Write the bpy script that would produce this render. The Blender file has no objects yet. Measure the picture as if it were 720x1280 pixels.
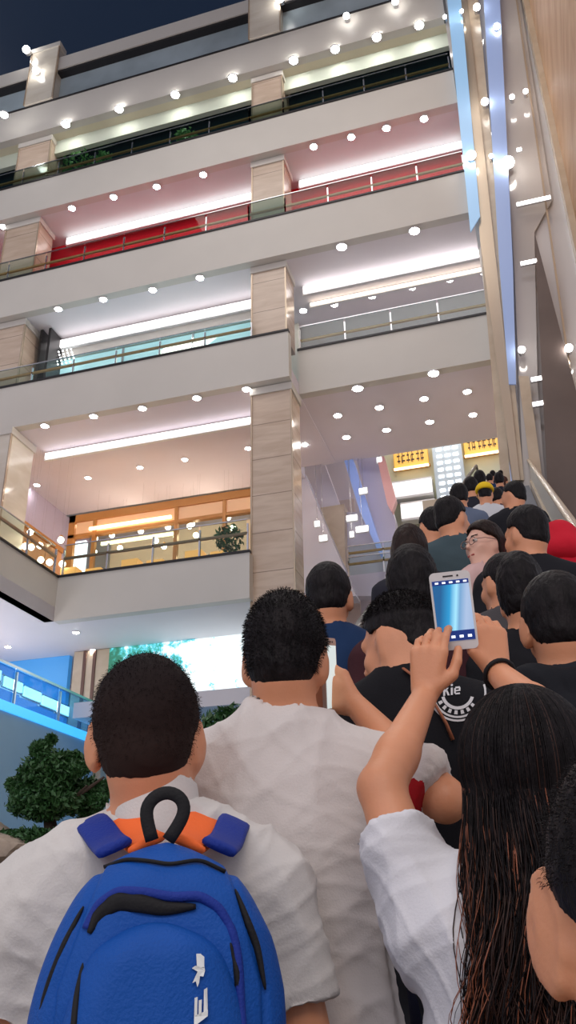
import bpy, bmesh, math, random
import numpy as np
from mathutils import Vector, Matrix
random.seed(7); RNG = np.random.default_rng(7)
SC = bpy.context.scene
COL = SC.collection
# ------------------------------------------------------------------ camera
F_PX, PITCH, ROLL, YAW = 1080.0, math.radians(25.6), math.radians(-1.05), math.radians(106.35)
CAM = np.array([0, 0, 1.9])
fw = np.array([math.cos(YAW)*math.cos(PITCH), math.sin(YAW)*math.cos(PITCH), math.sin(PITCH)])
rt = np.array([math.sin(YAW), -math.cos(YAW), 0.0]); up = np.cross(rt, fw)
CR = rt*math.cos(ROLL)+up*math.sin(ROLL); CU = np.cross(CR, fw)
cd = bpy.data.cameras.new('camera'); cam = bpy.data.objects.new('camera', cd); COL.objects.link(cam)
cd.sensor_fit = 'VERTICAL'; cd.sensor_height = 24; cd.lens = 24*F_PX/1280; cd.clip_end = 300; cd.clip_start = .02
cam.matrix_world = Matrix(((CR[0], CU[0], -fw[0], CAM[0]), (CR[1], CU[1], -fw[1], CAM[1]), (CR[2], CU[2], -fw[2], CAM[2]), (0, 0, 0, 1)))
SC.camera = cam
SC.view_settings.view_transform = 'Standard'; SC.view_settings.look = 'None'
SC.view_settings.gamma = 1; SC.view_settings.use_curve_mapping = False
SC.view_settings.exposure = 0.1
SC.cycles.max_bounces = 8; SC.cycles.diffuse_bounces = 4; SC.cycles.glossy_bounces = 3; SC.cycles.transparent_max_bounces = 12
SC.cycles.use_denoising = True; SC.cycles.sample_clamp_indirect = 4; SC.cycles.caustics_reflective = False
# ------------------------------------------------------------------ world: the rest of the lit mall behind and beside the viewer
W = bpy.data.worlds.new('world'); SC.world = W; W.use_nodes = True
bg = W.node_tree.nodes['Background']; bg.inputs[0].default_value = (.93, .90, 1.0, 1); bg.inputs[1].default_value = .55
def area(name, loc, rot, sx, sy, power, col):
    l = bpy.data.lights.new(name, 'AREA'); l.shape = 'RECTANGLE'; l.size = sx; l.size_y = sy; l.energy = power; l.color = col
    o = bpy.data.objects.new(name, l); COL.objects.link(o); o.location = loc; o.rotation_euler = rot; return o
area('atrium_light', (-6, 9, 33), (0, 0, 0), 14, 12, 1500, (1, .95, .9))
area('atrium_light', (-7, -14, 14), (math.radians(88), 0, 0), 18, 16, 900, (.97, .95, 1))
area('hall_fill_light', (-2.2, 28.8, 20.3), (0, 0, 0), 5, 3, 110, (1, .95, .88))  # added fill, brightens the dark backdrop of the landing
area('low_ceiling_fill', (-15.6, 17, 7.3), (math.pi, 0, 0), 2.5, 12, 190, (1, .92, .90))  # added uplight hidden behind the walkway edge, brightens the ceiling above
area('stair_light', (1.4, -3.0, 6.5), (math.radians(50), 0, math.radians(20)), 3, 2, 90, (1, .86, .74))

def ray(x, y): return fw+CR*(x-360)/F_PX+CU*(640-y)/F_PX
def at(x, y, k): return CAM+ray(x, y)*k
def onY(x, y, Y): d = ray(x, y); return CAM+d*Y/d[1]
def onZ(x, y, Z): d = ray(x, y); return CAM+d*(Z-CAM[2])/d[2]
# ------------------------------------------------------------------ materials
MATS = {}
def mat(name, col, rough=.6, metal=0, emit=None, es=1, var=0, vs=6, bump=0, bs=40, sss=0, spec=.5, stretch=None):
    if name in MATS: return MATS[name]
    m = bpy.data.materials.new(name); m.use_nodes = True; nt = m.node_tree; n = nt.nodes; L = nt.links
    b = n['Principled BSDF']; b.inputs['Base Color'].default_value = (*col, 1); b.inputs['Roughness'].default_value = rough
    b.inputs['Metallic'].default_value = metal; b.inputs['Specular IOR Level'].default_value = spec
    if emit: b.inputs['Emission Color'].default_value = (*emit, 1); b.inputs['Emission Strength'].default_value = es
    if sss: b.inputs['Subsurface Weight'].default_value = sss; b.inputs['Subsurface Radius'].default_value = (.02, .008, .004)
    tc = n.new('ShaderNodeTexCoord'); src = tc.outputs['Object']
    if stretch:
        mp = n.new('ShaderNodeMapping'); mp.inputs['Scale'].default_value = stretch; L.new(src, mp.inputs[0]); src = mp.outputs[0]
    if var:
        t = n.new('ShaderNodeTexNoise'); t.inputs['Scale'].default_value = vs; t.inputs['Detail'].default_value = 6; L.new(src, t.inputs['Vector'])
        r = n.new('ShaderNodeValToRGB'); r.color_ramp.elements[0].position = .3; r.color_ramp.elements[1].position = .7
        r.color_ramp.elements[0].color = (*[c*(1-var) for c in col], 1); r.color_ramp.elements[1].color = (*[min(1, c*(1+var)) for c in col], 1)
        L.new(t.outputs['Fac'], r.inputs[0]); L.new(r.outputs[0], b.inputs['Base Color'])
    if bump:
        t2 = n.new('ShaderNodeTexNoise'); t2.inputs['Scale'].default_value = bs; t2.inputs['Detail'].default_value = 4; L.new(src, t2.inputs['Vector'])
        bp = n.new('ShaderNodeBump'); bp.inputs['Strength'].default_value = bump; bp.inputs['Distance'].default_value = .02
        L.new(t2.outputs['Fac'], bp.inputs['Height']); L.new(bp.outputs[0], b.inputs['Normal'])
    MATS[name] = m; return m
def glassmat(name, tint, refl=.12, opac=0.0, body=(.5, .7, .7)):
    m = bpy.data.materials.new(name); m.use_nodes = True; nt = m.node_tree; n = nt.nodes; L = nt.links
    for x in list(n): n.remove(x)
    o = n.new('ShaderNodeOutputMaterial'); t = n.new('ShaderNodeBsdfTransparent'); t.inputs[0].default_value = (*tint, 1)
    g = n.new('ShaderNodeBsdfGlossy'); g.inputs['Roughness'].default_value = .03
    fr = n.new('ShaderNodeLayerWeight'); fr.inputs[0].default_value = .5
    pw = n.new('ShaderNodeMath'); pw.operation = 'POWER'; pw.inputs[1].default_value = 4; L.new(fr.outputs['Facing'], pw.inputs[0])
    ad = n.new('ShaderNodeMath'); ad.operation = 'MULTIPLY_ADD'; ad.inputs[1].default_value = .35; ad.inputs[2].default_value = refl; L.new(pw.outputs[0], ad.inputs[0])
    mx = n.new('ShaderNodeMixShader'); L.new(ad.outputs[0], mx.inputs[0]); L.new(t.outputs[0], mx.inputs[1]); L.new(g.outputs[0], mx.inputs[2])
    last = mx.outputs[0]
    if opac:
        d = n.new('ShaderNodeBsdfDiffuse'); d.inputs[0].default_value = (*body, 1); m2 = n.new('ShaderNodeMixShader'); m2.inputs[0].default_value = opac
        L.new(last, m2.inputs[1]); L.new(d.outputs[0], m2.inputs[2]); last = m2.outputs[0]
    L.new(last, o.inputs[0]); MATS[name] = m; return m
def stone(name, c1, c2, scale=(.3, .3, 3), rough=.25, tile=None, spec=.5):
    m = bpy.data.materials.new(name); m.use_nodes = True; nt = m.node_tree; n = nt.nodes; L = nt.links; b = n['Principled BSDF']
    b.inputs['Roughness'].default_value = rough; b.inputs['Specular IOR Level'].default_value = spec
    tc = n.new('ShaderNodeTexCoord'); mp = n.new('ShaderNodeMapping'); mp.inputs['Scale'].default_value = scale; L.new(tc.outputs['Object'], mp.inputs[0])
    t = n.new('ShaderNodeTexNoise'); t.inputs['Scale'].default_value = 2; t.inputs['Detail'].default_value = 8; t.inputs['Distortion'].default_value = .6
    L.new(mp.outputs[0], t.inputs['Vector']); r = n.new('ShaderNodeValToRGB'); r.color_ramp.elements[0].position = .35; r.color_ramp.elements[1].position = .65
    r.color_ramp.elements[0].color = (*c1, 1); r.color_ramp.elements[1].color = (*c2, 1); L.new(t.outputs['Fac'], r.inputs[0]); out = r.outputs[0]
    if tile:
        sp = n.new('ShaderNodeSeparateXYZ'); L.new(tc.outputs['Object'], sp.inputs[0])
        w = n.new('ShaderNodeMath'); w.operation = 'FRACT'; d = n.new('ShaderNodeMath'); d.operation = 'DIVIDE'; d.inputs[1].default_value = tile
        L.new(sp.outputs[2], d.inputs[0]); L.new(d.outputs[0], w.inputs[0]); lt = n.new('ShaderNodeMath'); lt.operation = 'LESS_THAN'; lt.inputs[1].default_value = .02
        L.new(w.outputs[0], lt.inputs[0]); mx = n.new('ShaderNodeMixRGB'); mx.inputs[2].default_value = (*[c*.55 for c in c1], 1)
        L.new(lt.outputs[0], mx.inputs[0]); L.new(out, mx.inputs[1]); out = mx.outputs[0]
    L.new(out, b.inputs['Base Color']); MATS[name] = m; return m
CREAM = mat('cream_plaster', (.64, .61, .56), .55, var=.03, vs=.6)
WHITEP = mat('white_ceiling', (.80, .76, .79), .7, var=.03, vs=.5)
LILAC = mat('lilac_ceiling', (.76, .71, .78), .7, var=.03, vs=.5)
WARMC = mat('warm_ceiling', (.72, .66, .50), .7)
MARB = stone('beige_marble', (.56, .43, .33), (.66, .53, .42), (.4, .4, 2.5), .18, tile=1.2)
CREAMST = stone('cream_stone', (.66, .60, .50), (.74, .69, .60), (.4, .4, 1.5), .15)
BROWNST = stone('brown_stone', (.40, .23, .13), (.52, .33, .20), (.5, .25, 1.1), .55, spec=.15)
BEIGEST = stone('tan_stone', (.58, .46, .33), (.68, .56, .42), (.5, .5, .8), .25)
DARKBR = mat('dark_brown_cladding', (.16, .12, .105), .55, var=.12, vs=.8)
GOLDT = mat('gold_trim', (.58, .46, .34), .22, .35)
BLACKM = mat('black_metal', (.03, .028, .03), .4, .4)
STEEL = mat('brushed_steel', (.62, .62, .64), .22, .9)
WOODR = mat('wooden_handrail', (.50, .27, .11), .35, var=.15, vs=8)
LENS = mat('lamp_lens', (1, 1, 1), .4, emit=(1, .95, .9), es=70)
LENSB = mat('bright_lamp_lens', (1, 1, 1), .4, emit=(1, .97, .93), es=80)
STRIP = mat('linear_light_diffuser', (1, 1, 1), .4, emit=(1, .94, .94), es=2.2)
WHITEM = mat('white_enamel', (.8, .8, .8), .3)
GLASS = glassmat('clear_glass', (.86, .92, .90), .02)
GLASSD = glassmat('smoked_glass', (.62, .70, .66), .02)
GLASSB = glassmat('blue_tinted_glass', (.45, .78, 1.0), .04, .10, (.15, .55, .9))
# ------------------------------------------------------------------ mesh helpers
def bm_obj(name, bm, m, parent=None, smooth=False):
    me = bpy.data.meshes.new(name); bmesh.ops.recalc_face_normals(bm, faces=bm.faces[:]); bm.to_mesh(me); bm.free()
    ms = m if isinstance(m, (list, tuple)) else [m]
    for k in ms: me.materials.append(k)
    if smooth: me.polygons.foreach_set('use_smooth', [True]*len(me.polygons))
    o = bpy.data.objects.new(name, me); COL.objects.link(o)
    if parent: o.parent = parent
    return o
def empty(name, loc=(0, 0, 0), rz=0):
    o = bpy.data.objects.new(name, None); COL.objects.link(o); o.location = loc; o.rotation_euler = (0, 0, rz); o.empty_display_size = .1; return o
def tag(o, label, cat, group=None, kind=None):
    o['label'] = label; o['category'] = cat
    if group: o['group'] = group
    if kind: o['kind'] = kind
    return o
def struct(name, bm, m, parent=None, label=None):
    o = bm_obj(name, bm, m, parent)
    if not parent: o['kind'] = 'structure'
    if label: o['label'] = label
    return o
def bx(bm, x0, x1, y0, y1, z0, z1, bev=0):
    t = bmesh.new(); bmesh.ops.create_cube(t, size=1)
    bmesh.ops.scale(t, vec=(abs(x1-x0), abs(y1-y0), abs(z1-z0)), verts=t.verts); bmesh.ops.translate(t, vec=((x0+x1)/2, (y0+y1)/2, (z0+z1)/2), verts=t.verts)
    if bev: bmesh.ops.bevel(t, geom=t.edges[:], offset=bev, segments=2, affect='EDGES', profile=.5)
    me = bpy.data.meshes.new('t'); t.to_mesh(me); t.free(); bm.from_mesh(me); bpy.data.meshes.remove(me); return bm
def B(*a, bev=0): return bx(bmesh.new(), *a, bev=bev)
def cyl(bm, p0, p1, r, seg=12, r2=None):
    p0, p1 = Vector(p0), Vector(p1); d = p1-p0; q = d.to_track_quat('Z', 'Y').to_matrix().to_4x4()
    bmesh.ops.create_cone(bm, cap_ends=True, segments=seg, radius1=r, radius2=r if r2 is None else r2, depth=d.length, matrix=Matrix.Translation((p0+p1)/2) @ q); return bm
def prism(bm, pts, vec):
    a = [bm.verts.new(Vector(p)) for p in pts]; b = [bm.verts.new(Vector(p)+Vector(vec)) for p in pts]; n = len(a)
    bm.faces.new(a); bm.faces.new(b[::-1])
    for i in range(n): bm.faces.new((a[i], a[(i+1) % n], b[(i+1) % n], b[i]))
    return bm
def tube(bm, pts, r, seg=8, closed=False, ref=(0, 0, 1)):
    pts = [Vector(p) for p in pts]; n = len(pts); rings = []; ref = Vector(ref)
    for i, p in enumerate(pts):
        d = (pts[(i+1) % n]-pts[i-1]) if closed else (pts[min(i+1, n-1)]-pts[max(i-1, 0)])
        d.normalize(); a = d.cross(ref)
        if a.length < 1e-3: a = d.cross(Vector((0, 1, 0)))
        a.normalize(); b = d.cross(a); rr = r[i] if isinstance(r, (list, np.ndarray)) else r
        if isinstance(rr, tuple): ra, rb = rr
        else: ra = rb = rr
        rings.append([bm.verts.new(p+a*ra*math.cos(t*2*math.pi/seg)+b*rb*math.sin(t*2*math.pi/seg)) for t in range(seg)])
    m = n if closed else n-1
    for i in range(m):
        A, Bq = rings[i], rings[(i+1) % n]
        for t in range(seg): bm.faces.new((A[t], A[(t+1) % seg], Bq[(t+1) % seg], Bq[t]))
    if not closed: bm.faces.new(rings[0][::-1]); bm.faces.new(rings[-1])
    return bm
def np_mesh(name, V, Fq, mats, parent=None, smooth=True, mi=None):
    me = bpy.data.meshes.new(name); V = np.asarray(V, np.float32); Fq = np.asarray(Fq, np.int32)
    me.vertices.add(len(V)); me.vertices.foreach_set('co', V.ravel()); k = Fq.shape[1]
    me.loops.add(Fq.size); me.loops.foreach_set('vertex_index', Fq.ravel()); me.polygons.add(len(Fq))
    me.polygons.foreach_set('loop_start', np.arange(0, Fq.size, k, dtype=np.int32)); me.polygons.foreach_set('loop_total', np.full(len(Fq), k, np.int32))
    if mi is not None: me.polygons.foreach_set('material_index', np.asarray(mi, np.int32))
    me.update(calc_edges=True); me.validate()
    if smooth: me.polygons.foreach_set('use_smooth', np.ones(len(me.polygons), bool))
    for m in (mats if isinstance(mats, (list, tuple)) else [mats]): me.materials.append(m)
    o = bpy.data.objects.new(name, me); COL.objects.link(o)
    if parent: o.parent = parent
    return o
def dup(root):
    r = root.copy(); COL.objects.link(r)
    for ch in list(root.children):
        c = ch.copy(); COL.objects.link(c); c.parent = r
        for g in list(ch.children):
            d = g.copy(); COL.objects.link(d); d.parent = c
    return r
ORD = ['first', 'second', 'third', 'fourth', 'fifth', 'sixth', 'seventh', 'eighth', 'ninth', 'tenth', 'eleventh', 'twelfth']
# ================================================================== BUILDING
FY = 21.0
struct('floor', B(-30, 12, -14, 40, -.3, 0), mat('floor_stone', (.55, .5, .45), .2))
struct('wall_back', B(-30, 12, 33.0, 33.3, 0, 38), CREAM)
# dark glass roof with trusses
struct('ceiling', B(-32, 12, -4, 40, 40.0, 40.3), mat('night_roof_glass', (.012, .018, .03), .25, emit=(.007, .013, .028), es=1.0))
for i, y in enumerate((4, 9, 14, 19)):
    t = empty('roof_truss', (0, y, 39.6)); tag(t, 'dark steel roof truss under the night sky glazing, %s from the front' % ORD[i], 'truss', 'roof trusses')
    bm = bmesh.new(); tube(bm, [(x, 0, -.5-.0008*(x+10)**2) for x in range(-30, 11, 2)], .05); bm_obj('lower_chord', bm, mat('truss_steel', (.06, .08, .11), .5), t)
    bm = bmesh.new(); tube(bm, [(x, 0, .35) for x in range(-30, 11, 4)], .05); bm_obj('upper_chord', bm, MATS['truss_steel'], t)
def fascia(n, x0, x1, zb, zt, y=FY, floor_to=None, zc=None, capm=BLACKM):
    bm = B(x0, x1, y, y+.3, zb, zt); struct('trim_%d' % n, bm, CREAM, label='cream balcony parapet band')
    struct('trim_%d' % (n+20), B(x0-.02, x1+.02, y-.04, y+.12, zt, zt+.07), capm, label='dark parapet capping')
LV = dict(A=(31.0, 32.6), B=(26.6, 28.2), C=(21.76, 23.47), D=(16.95, 18.63), E=(9.97, 11.32))
fascia(1, -26, 0, *LV['A']); fascia(2, -26, 0, *LV['B']); fascia(3, -26, 0, *LV['C'])
fascia(4, -26, -6.05, *LV['D']); fascia(5, -6.05, 0, 16.98, 18.63, 22.1)
fascia(6, -13.3, -7.3, *LV['E'])
# floor slabs / ceilings (underside = soffit)
struct('ceiling_1', B(-26, 0, FY+.3, 33, 31.0, 31.4), WARMC)
struct('ceiling_2', B(-26, 0, FY+.3, 33, 26.6, 27.0), mat('pink_soffit', (.70, .70, .71), .7))
struct('ceiling_3', B(-26, 0, FY+.3, 33, 21.76, 22.2), WHITEP)
struct('ceiling_4', B(-26, -7.4, FY+.3, 27.55, 16.95, 17.4), LILAC); struct('ceiling_9', B(-7.4, -6.05, FY+.3, 26.7, 16.95, 17.4), LILAC)
struct('ceiling_5', B(-6.05, 0, 22.4, 26.75, 16.98, 17.4), LILAC)
struct('ceiling_6', B(-13.3, -7.3, FY+.3, 27.6, 9.97, 10.4), WHITEP)
struct('ceiling_7', B(-26, -13.3, 8, 27.6, 9.97, 10.4), WHITEP)
struct('ceiling_8', B(-6.05, 4, 26.75, 33, 20.5, 20.9), WHITEP)
# top floor: clerestory and crown beam
struct('window_1', B(-26, 0, 21.35, 21.45, 32.6, 34.35), mat('frosted_clerestory', (.38, .46, .50), .3, var=.35, vs=.35))
struct('trim_41', B(-26, 0, FY+.05, FY+.5, 34.35, 34.5), BLACKM)
struct('trim_42', B(-26, 0, FY, FY+.8, 34.5, 35.25), CREAM)
# back walls of each floor (left and right bays)
struct('wall_level_six', B(-26, 0, 22.35, 22.5, 27.0, 31.0), mat('dark_teal_glazing', (.02, .045, .06), .12))
struct('trim_43', B(-26, 0, 21.65, 21.85, 30.3, 31.0), mat('pale_green_bulkhead', (.55, .60, .50), .6))
struct('wall_level_five', B(-26, 0, 22.95, 23.1, 22.2, 26.6), mat('glossy_red_wall', (.85, .02, .035), .07, spec=.7))
struct('wall_level_four', B(-26, -6.7, 24.6, 24.8, 17.4, 21.76), CREAM)
struct('wall_level_four_right', B(-6.7, 0, 27.4, 27.6, 17.4, 21.76), WHITEP)
struct('trim_44', B(-26, -7.35, 22.82, 22.95, 20.85, 21.76), CREAM)
struct('wall_level_three', B(-26, -6.05, 29.8, 30, 10.4, 16.95), mat('peach_wall', (.60, .52, .52), .6))
struct('wall_level_three_left', B(-17.6, -17.4, 10, 29.8, 10.4, 16.95), mat('lavender_wall', (.52, .46, .60), .6))
# linear lights
def strip(x0, x1, y, z, label, h=.22, m=STRIP, hd=.05):
    t = empty('linear_light', ((x0+x1)/2, y, z)); L = (x1-x0)/2
    bm_obj('housing', B(-L-.05, L+.05, 0, .12, -h/2-hd, h/2+hd), WHITEM, t); bm_obj('diffuser', B(-L, L, -.06, -.002, -h/2, h/2), m, t)
    tag(t, label, 'light strip'); return t
strip(-15.5, -7.4, 22.6, 26.38, 'long white linear light above the red wall, left bay', .26)
strip(-5.95, -.05, 22.6, 26.38, 'long white linear light above the red wall, right bay', .26)
strip(-15.6, -7.4, 22.7, 21.45, 'long white linear light above the fourth balcony, left of the marble column', .3)
strip(-5.95, .0, 22.7, 21.55, 'thick white linear light above the fourth balcony, right of the marble column', .28)
strip(-5.95, .0, 23.6, 21.62, 'thin warm linear light behind the thick one in the right bay', .1, mat('warm_diffuser', (1, 1, 1), .4, emit=(1, .85, .68), es=2.4))
strip(-15.4, -7.4, 22.75, 16.74, 'white linear light in the lilac ceiling above the shop balcony', .2)
# columns
def column(x0, x1, y0, y1, z0, z1, label, m=MARB):
    t = empty('column', ((x0+x1)/2, (y0+y1)/2, z0)); hx, hy, h = (x1-x0)/2, (y1-y0)/2, z1-z0
    bm_obj('shaft', B(-hx, hx, -hy, hy, 0, h), m, t)
    bm_obj('corner_trim', B(hx-.02, hx+.03, -hy-.03, -hy+.05, 0, h), GOLDT, t)
    bm_obj('corner_trim', B(-hx-.03, -hx+.02, -hy-.03, -hy+.05, 0, h), GOLDT, t)
    bm = bmesh.new(); bx(bm, -hx-.05, hx+.05, -hy-.05, hy+.05, h-.25, h); bm_obj('capital', bm, CREAM, t)
    tag(t, label, 'column'); return t
CO = [('fourth floor', 18.7, 21.74), ('fifth floor', 23.55, 26.58), ('sixth floor', 28.28, 30.98)]
column(-7.35, -6.1, 21.32, 22.3, 0, 16.93, 'tall beige marble column standing between the shop balcony and the escalator hall')
for nm, a, b in CO:
    column(-7.35, -6.2, 21.32, 22.3, a-.05, b, 'beige marble column between the bays on the %s' % nm)
    column(-17.4, -15.95, 21.32, 22.3, a-.05, b, 'beige marble column at the left edge of the %s' % nm)
column(-17.4, -15.6, 20.95, 22.3, 10.4, 16.93, 'cream plastered column at the left edge beside the shop balcony', CREAMST)
for x0, x1, w in ((-7.35, -6.1, 'above the middle columns'), (-17.2, -15.9, 'at the far left')):
    column(x0, x1, 20.9, 21.34, 32.7, 36.1, 'cream roof pier of the top floor, %s' % w, CREAMST)
bm = bmesh.new()
for dx in (0, .35): bx(bm, -15.75+dx, -15.65+dx, 22.0, 22.9, 18.7, 21.7)
t = bm_obj('black_pilaster_strips', bm, BLACKM); tag(t, 'pair of black vertical strips beside the left column of the fourth floor', 'trim')
# railings
def railing(x0, x1, y, z, label, h=.95, glass=GLASS, rail=WOODR, rz=.45, step=1.5, axis='x'):
    t = empty('glass_railing', (x0, y, z)); L = x1-x0
    ax = (lambda a, b, c, d, e, f: B(a, b, c, d, e, f)) if axis == 'x' else (lambda a, b, c, d, e, f: B(c, d, a, b, e, f))
    n = max(1, round(L/step)); w = L/n
    for i in range(n): bm_obj('glass_panel', ax(i*w+.03, (i+1)*w-.03, -.008, .008, .07, h), glass, t)
    for i in range(n+1): bm_obj('post', ax(i*w-.025, i*w+.025, .02, .08, .06, h-.1), STEEL, t)
    bm_obj('handrail', ax(0, L, .02, .09, rz, rz+.07), rail, t)
    bm_obj('glass_edge_cap', ax(0, L, -.02, .02, h, h+.03), STEEL, t)
    tag(t, label, 'railing'); return t
for nm, key, g in (('sixth', 'B', GLASSD), ('fifth', 'C', GLASS)):
    z = LV[key][1]
    railing(-20, -7.4, FY+.08, z, 'glass railing with wooden handrail along the left bay of the %s floor' % nm, glass=g)
    railing(-7.4, -6.1, FY+.08, z, 'short glass railing in front of the middle column of the %s floor' % nm, glass=GLASSD)
    railing(-6.1, -.1, FY+.08, z, 'glass railing with wooden handrail along the right bay of the %s floor' % nm, glass=g)
railing(-20, -7.3, FY+.08, LV['D'][1], 'glass railing with wooden handrail along the left bay of the fourth floor', h=.8)
railing(-6.0, 0, 22.2, LV['D'][1], 'glass railing with wooden handrail in the right bay above the lilac ceiling', h=1.0)
railing(-13.25, -7.4, FY+.08, LV['E'][1], 'glass railing in front of the lit gold shop', h=1.05, rail=mat('bronze_rail', (.30, .2, .13), .3, .5), rz=.62)
# E wing coming towards the viewer
struct('trim_51', B(-13.6, -13.3, 9, 21.0, 9.97, 11.32), CREAM); struct('trim_52', B(-13.65, -13.26, 9, 21.0, 11.32, 11.38), BLACKM)
r_ = railing(9, 20.9, -13.4, LV['E'][1]+.06, 'glass railing on the side wing left of the gold shop', h=1.0, rail=MATS['bronze_rail'], rz=.62, axis='y'); r_.location = (-13.45, 9, LV['E'][1])
struct('trim_53', B(-26, -13.6, 9, 27.6, 10.4, 11.2), CREAM)
# downlights
ring_bm = bmesh.new(); tube(ring_bm, [(.14*math.cos(a*math.pi/10), .14*math.sin(a*math.pi/10), 0) for a in range(20)], .022, 6, True)
DL = empty('downlight', (0, 0, -50)); bm_obj('trim_ring', ring_bm, WHITEM, DL, True)
lb = bmesh.new(); bmesh.ops.create_uvsphere(lb, u_segments=14, v_segments=8, radius=.115); bmesh.ops.scale(lb, vec=(1, 1, .45), verts=lb.verts); bm_obj('lens', lb, LENS, DL, True)
DLB = empty('downlight', (0, 0, -50)); 
for ch in DL.children:
    c = ch.copy(); c.data = ch.data.copy(); COL.objects.link(c); c.parent = DLB
for ch in DLB.children:
    if ch.name.startswith('lens'): ch.data.materials[0] = LENSB
used = {0: False, 1: False}
def lights(pts, z, label, group, big=0, sc=1.0):
    pts = sorted(pts)
    for i, (x, y) in enumerate(pts):
        src = DLB if big else DL
        o = src if not used[big] else dup(src); used[big] = True
        p = onZ(x, y, z); o.location = (round(p[0], 3), round(p[1], 3), z-.012); s = sc*(1.25 if big else 1); o.scale = (s, s, s)
        tag(o, '%s %s, %s from left' % ('big' if big else 'small', label, ORD[i]), 'ceiling light', group)
lights([(5, 143), (82, 155), (149, 136), (219, 118), (291, 97)], 31.0, 'downlight under top floor parapet, left bay', 'downlights under the top parapet', 1)
lights([(367, 75), (419, 61), (471, 46), (524, 31)], 31.0, 'downlight under top floor parapet, right bay', 'downlights under the top parapet', 1)
lights([(4, 283), (90, 260), (142, 246), (196, 233), (254, 218)], 26.6, 'downlight above the red wall, left bay', 'downlights above the red wall')
lights([(392, 183), (439, 171), (483, 160), (530, 148)], 26.6, 'downlight above the red wall, right bay', 'downlights above the red wall')
lights([(73, 386), (129, 374), (191, 362), (250, 347)], 21.76, 'downlight over fourth floor balcony, left bay', 'downlights over the fourth floor')
lights([(427, 308), (518, 288)], 21.76, 'downlight over fourth floor balcony, right bay', 'downlights over the fourth floor', 1)
lights([(379, 388), (418, 380), (465, 370), (515, 359), (562, 349), (605, 340)], 21.76, 'downlight deep in fourth floor right bay', 'deep downlights of the fourth floor')
lights([(56, 532), (117, 520), (178, 510), (246, 497), (308, 486)], 16.95, 'downlight at lilac ceiling front edge, left bay', 'front downlights of the lilac ceiling')
lights([(46, 606), (110, 597), (175, 584), (231, 574), (310, 560)], 16.95, 'downlight behind the lilac ceiling linear light', 'rear downlights of the lilac ceiling', 0, .85)
lights([(447, 485), (542, 466)], 16.98, 'downlight in front row over the escalator', 'downlights over the escalator', 1)
lights([(422, 519), (474, 509), (530, 498), (584, 489)], 16.98, 'downlight in the middle row over the escalator', 'downlights over the escalator')
lights([(381, 555), (433, 546), (483, 537), (537, 527), (591, 518)], 16.98, 'downlight in the back row over the escalator', 'downlights over the escalator')
lights([(95, 790), (117, 812)], 9.97, 'downlight in ceiling under shop balcony', 'downlights under the shop balcony', 0, .8)
lights([(10, 808), (45, 829), (78, 848)], 9.97, 'downlight above the blue glass walkway', 'downlights above the blue walkway', 0, .8)
# roof lamps, and glowing spots for reflections on the right-hand piers
def glow_spot(p, label, r=.13):
    t = empty('lamp_or_reflection', tuple(p)); bm = bmesh.new(); cyl(bm, (0, .02, 0), (0, .22, 0), r*.8, 14); bm_obj('housing', bm, STEEL, t)
    b2 = bmesh.new(); bmesh.ops.create_uvsphere(b2, u_segments=14, v_segments=8, radius=r); bm_obj('lens', b2, mat('spot_lens', (1, 1, 1), .4, emit=(1, .97, .93), es=22), t, True); tag(t, label, 'spotlight', 'spotlights on the right-hand piers'); return t
for x, y, Y, l, r in ((33, 62, 20.6, 'bright spotlight hanging in the dark roof corner at top left', .16), (45, 88, 20.7, 'bright spotlight on the far left roof pier', .15),
    (350, -2, 20.7, 'bright spotlight at the head of the middle roof pier', .16)):
    glow_spot(onY(x, y, Y), l, r)
glow_spot(onY(433, 20, 20.78), 'left spotlight of two on the crown beam of the right bay', .12); glow_spot(onY(494, 2, 20.78), 'right spotlight of two on the crown beam of the right bay', .12)
# ------------------------------------------------------------------ right-hand piers (facade plane, X 0 .. 2.8)
def pier(poly, y0, dy, m, label, name='pier_cladding', cat='wall panel'):
    pts = [onY(a, b, y0) for a, b in poly]; ox = pts[0].copy()
    t = bm_obj(name, prism(bmesh.new(), [Vector(p-ox) for p in pts], (0, dy, 0)), m); t.location = ox; tag(t, label, cat); return t
BLUEG = mat('light_blue_panel', (.30, .50, .75), .2, emit=(.36, .66, 1.0), es=.30)
BLUEG2 = mat('periwinkle_panel', (.34, .45, .72), .25, emit=(.40, .55, 1.0), es=.16)
PALE = mat('polished_pale_panel', (.62, .57, .53), .12, .1, var=.05, vs=.5)
PALEW = mat('polished_white_panel', (.72, .70, .70), .1, .1)
struct('wall_right', B(0, 2.6, 22.0, 22.4, 17.4, 38), PALE); struct('wall_right_hall', B(0.5, 2.6, 22.0, 33, 0, 17.4), BEIGEST)
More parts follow.
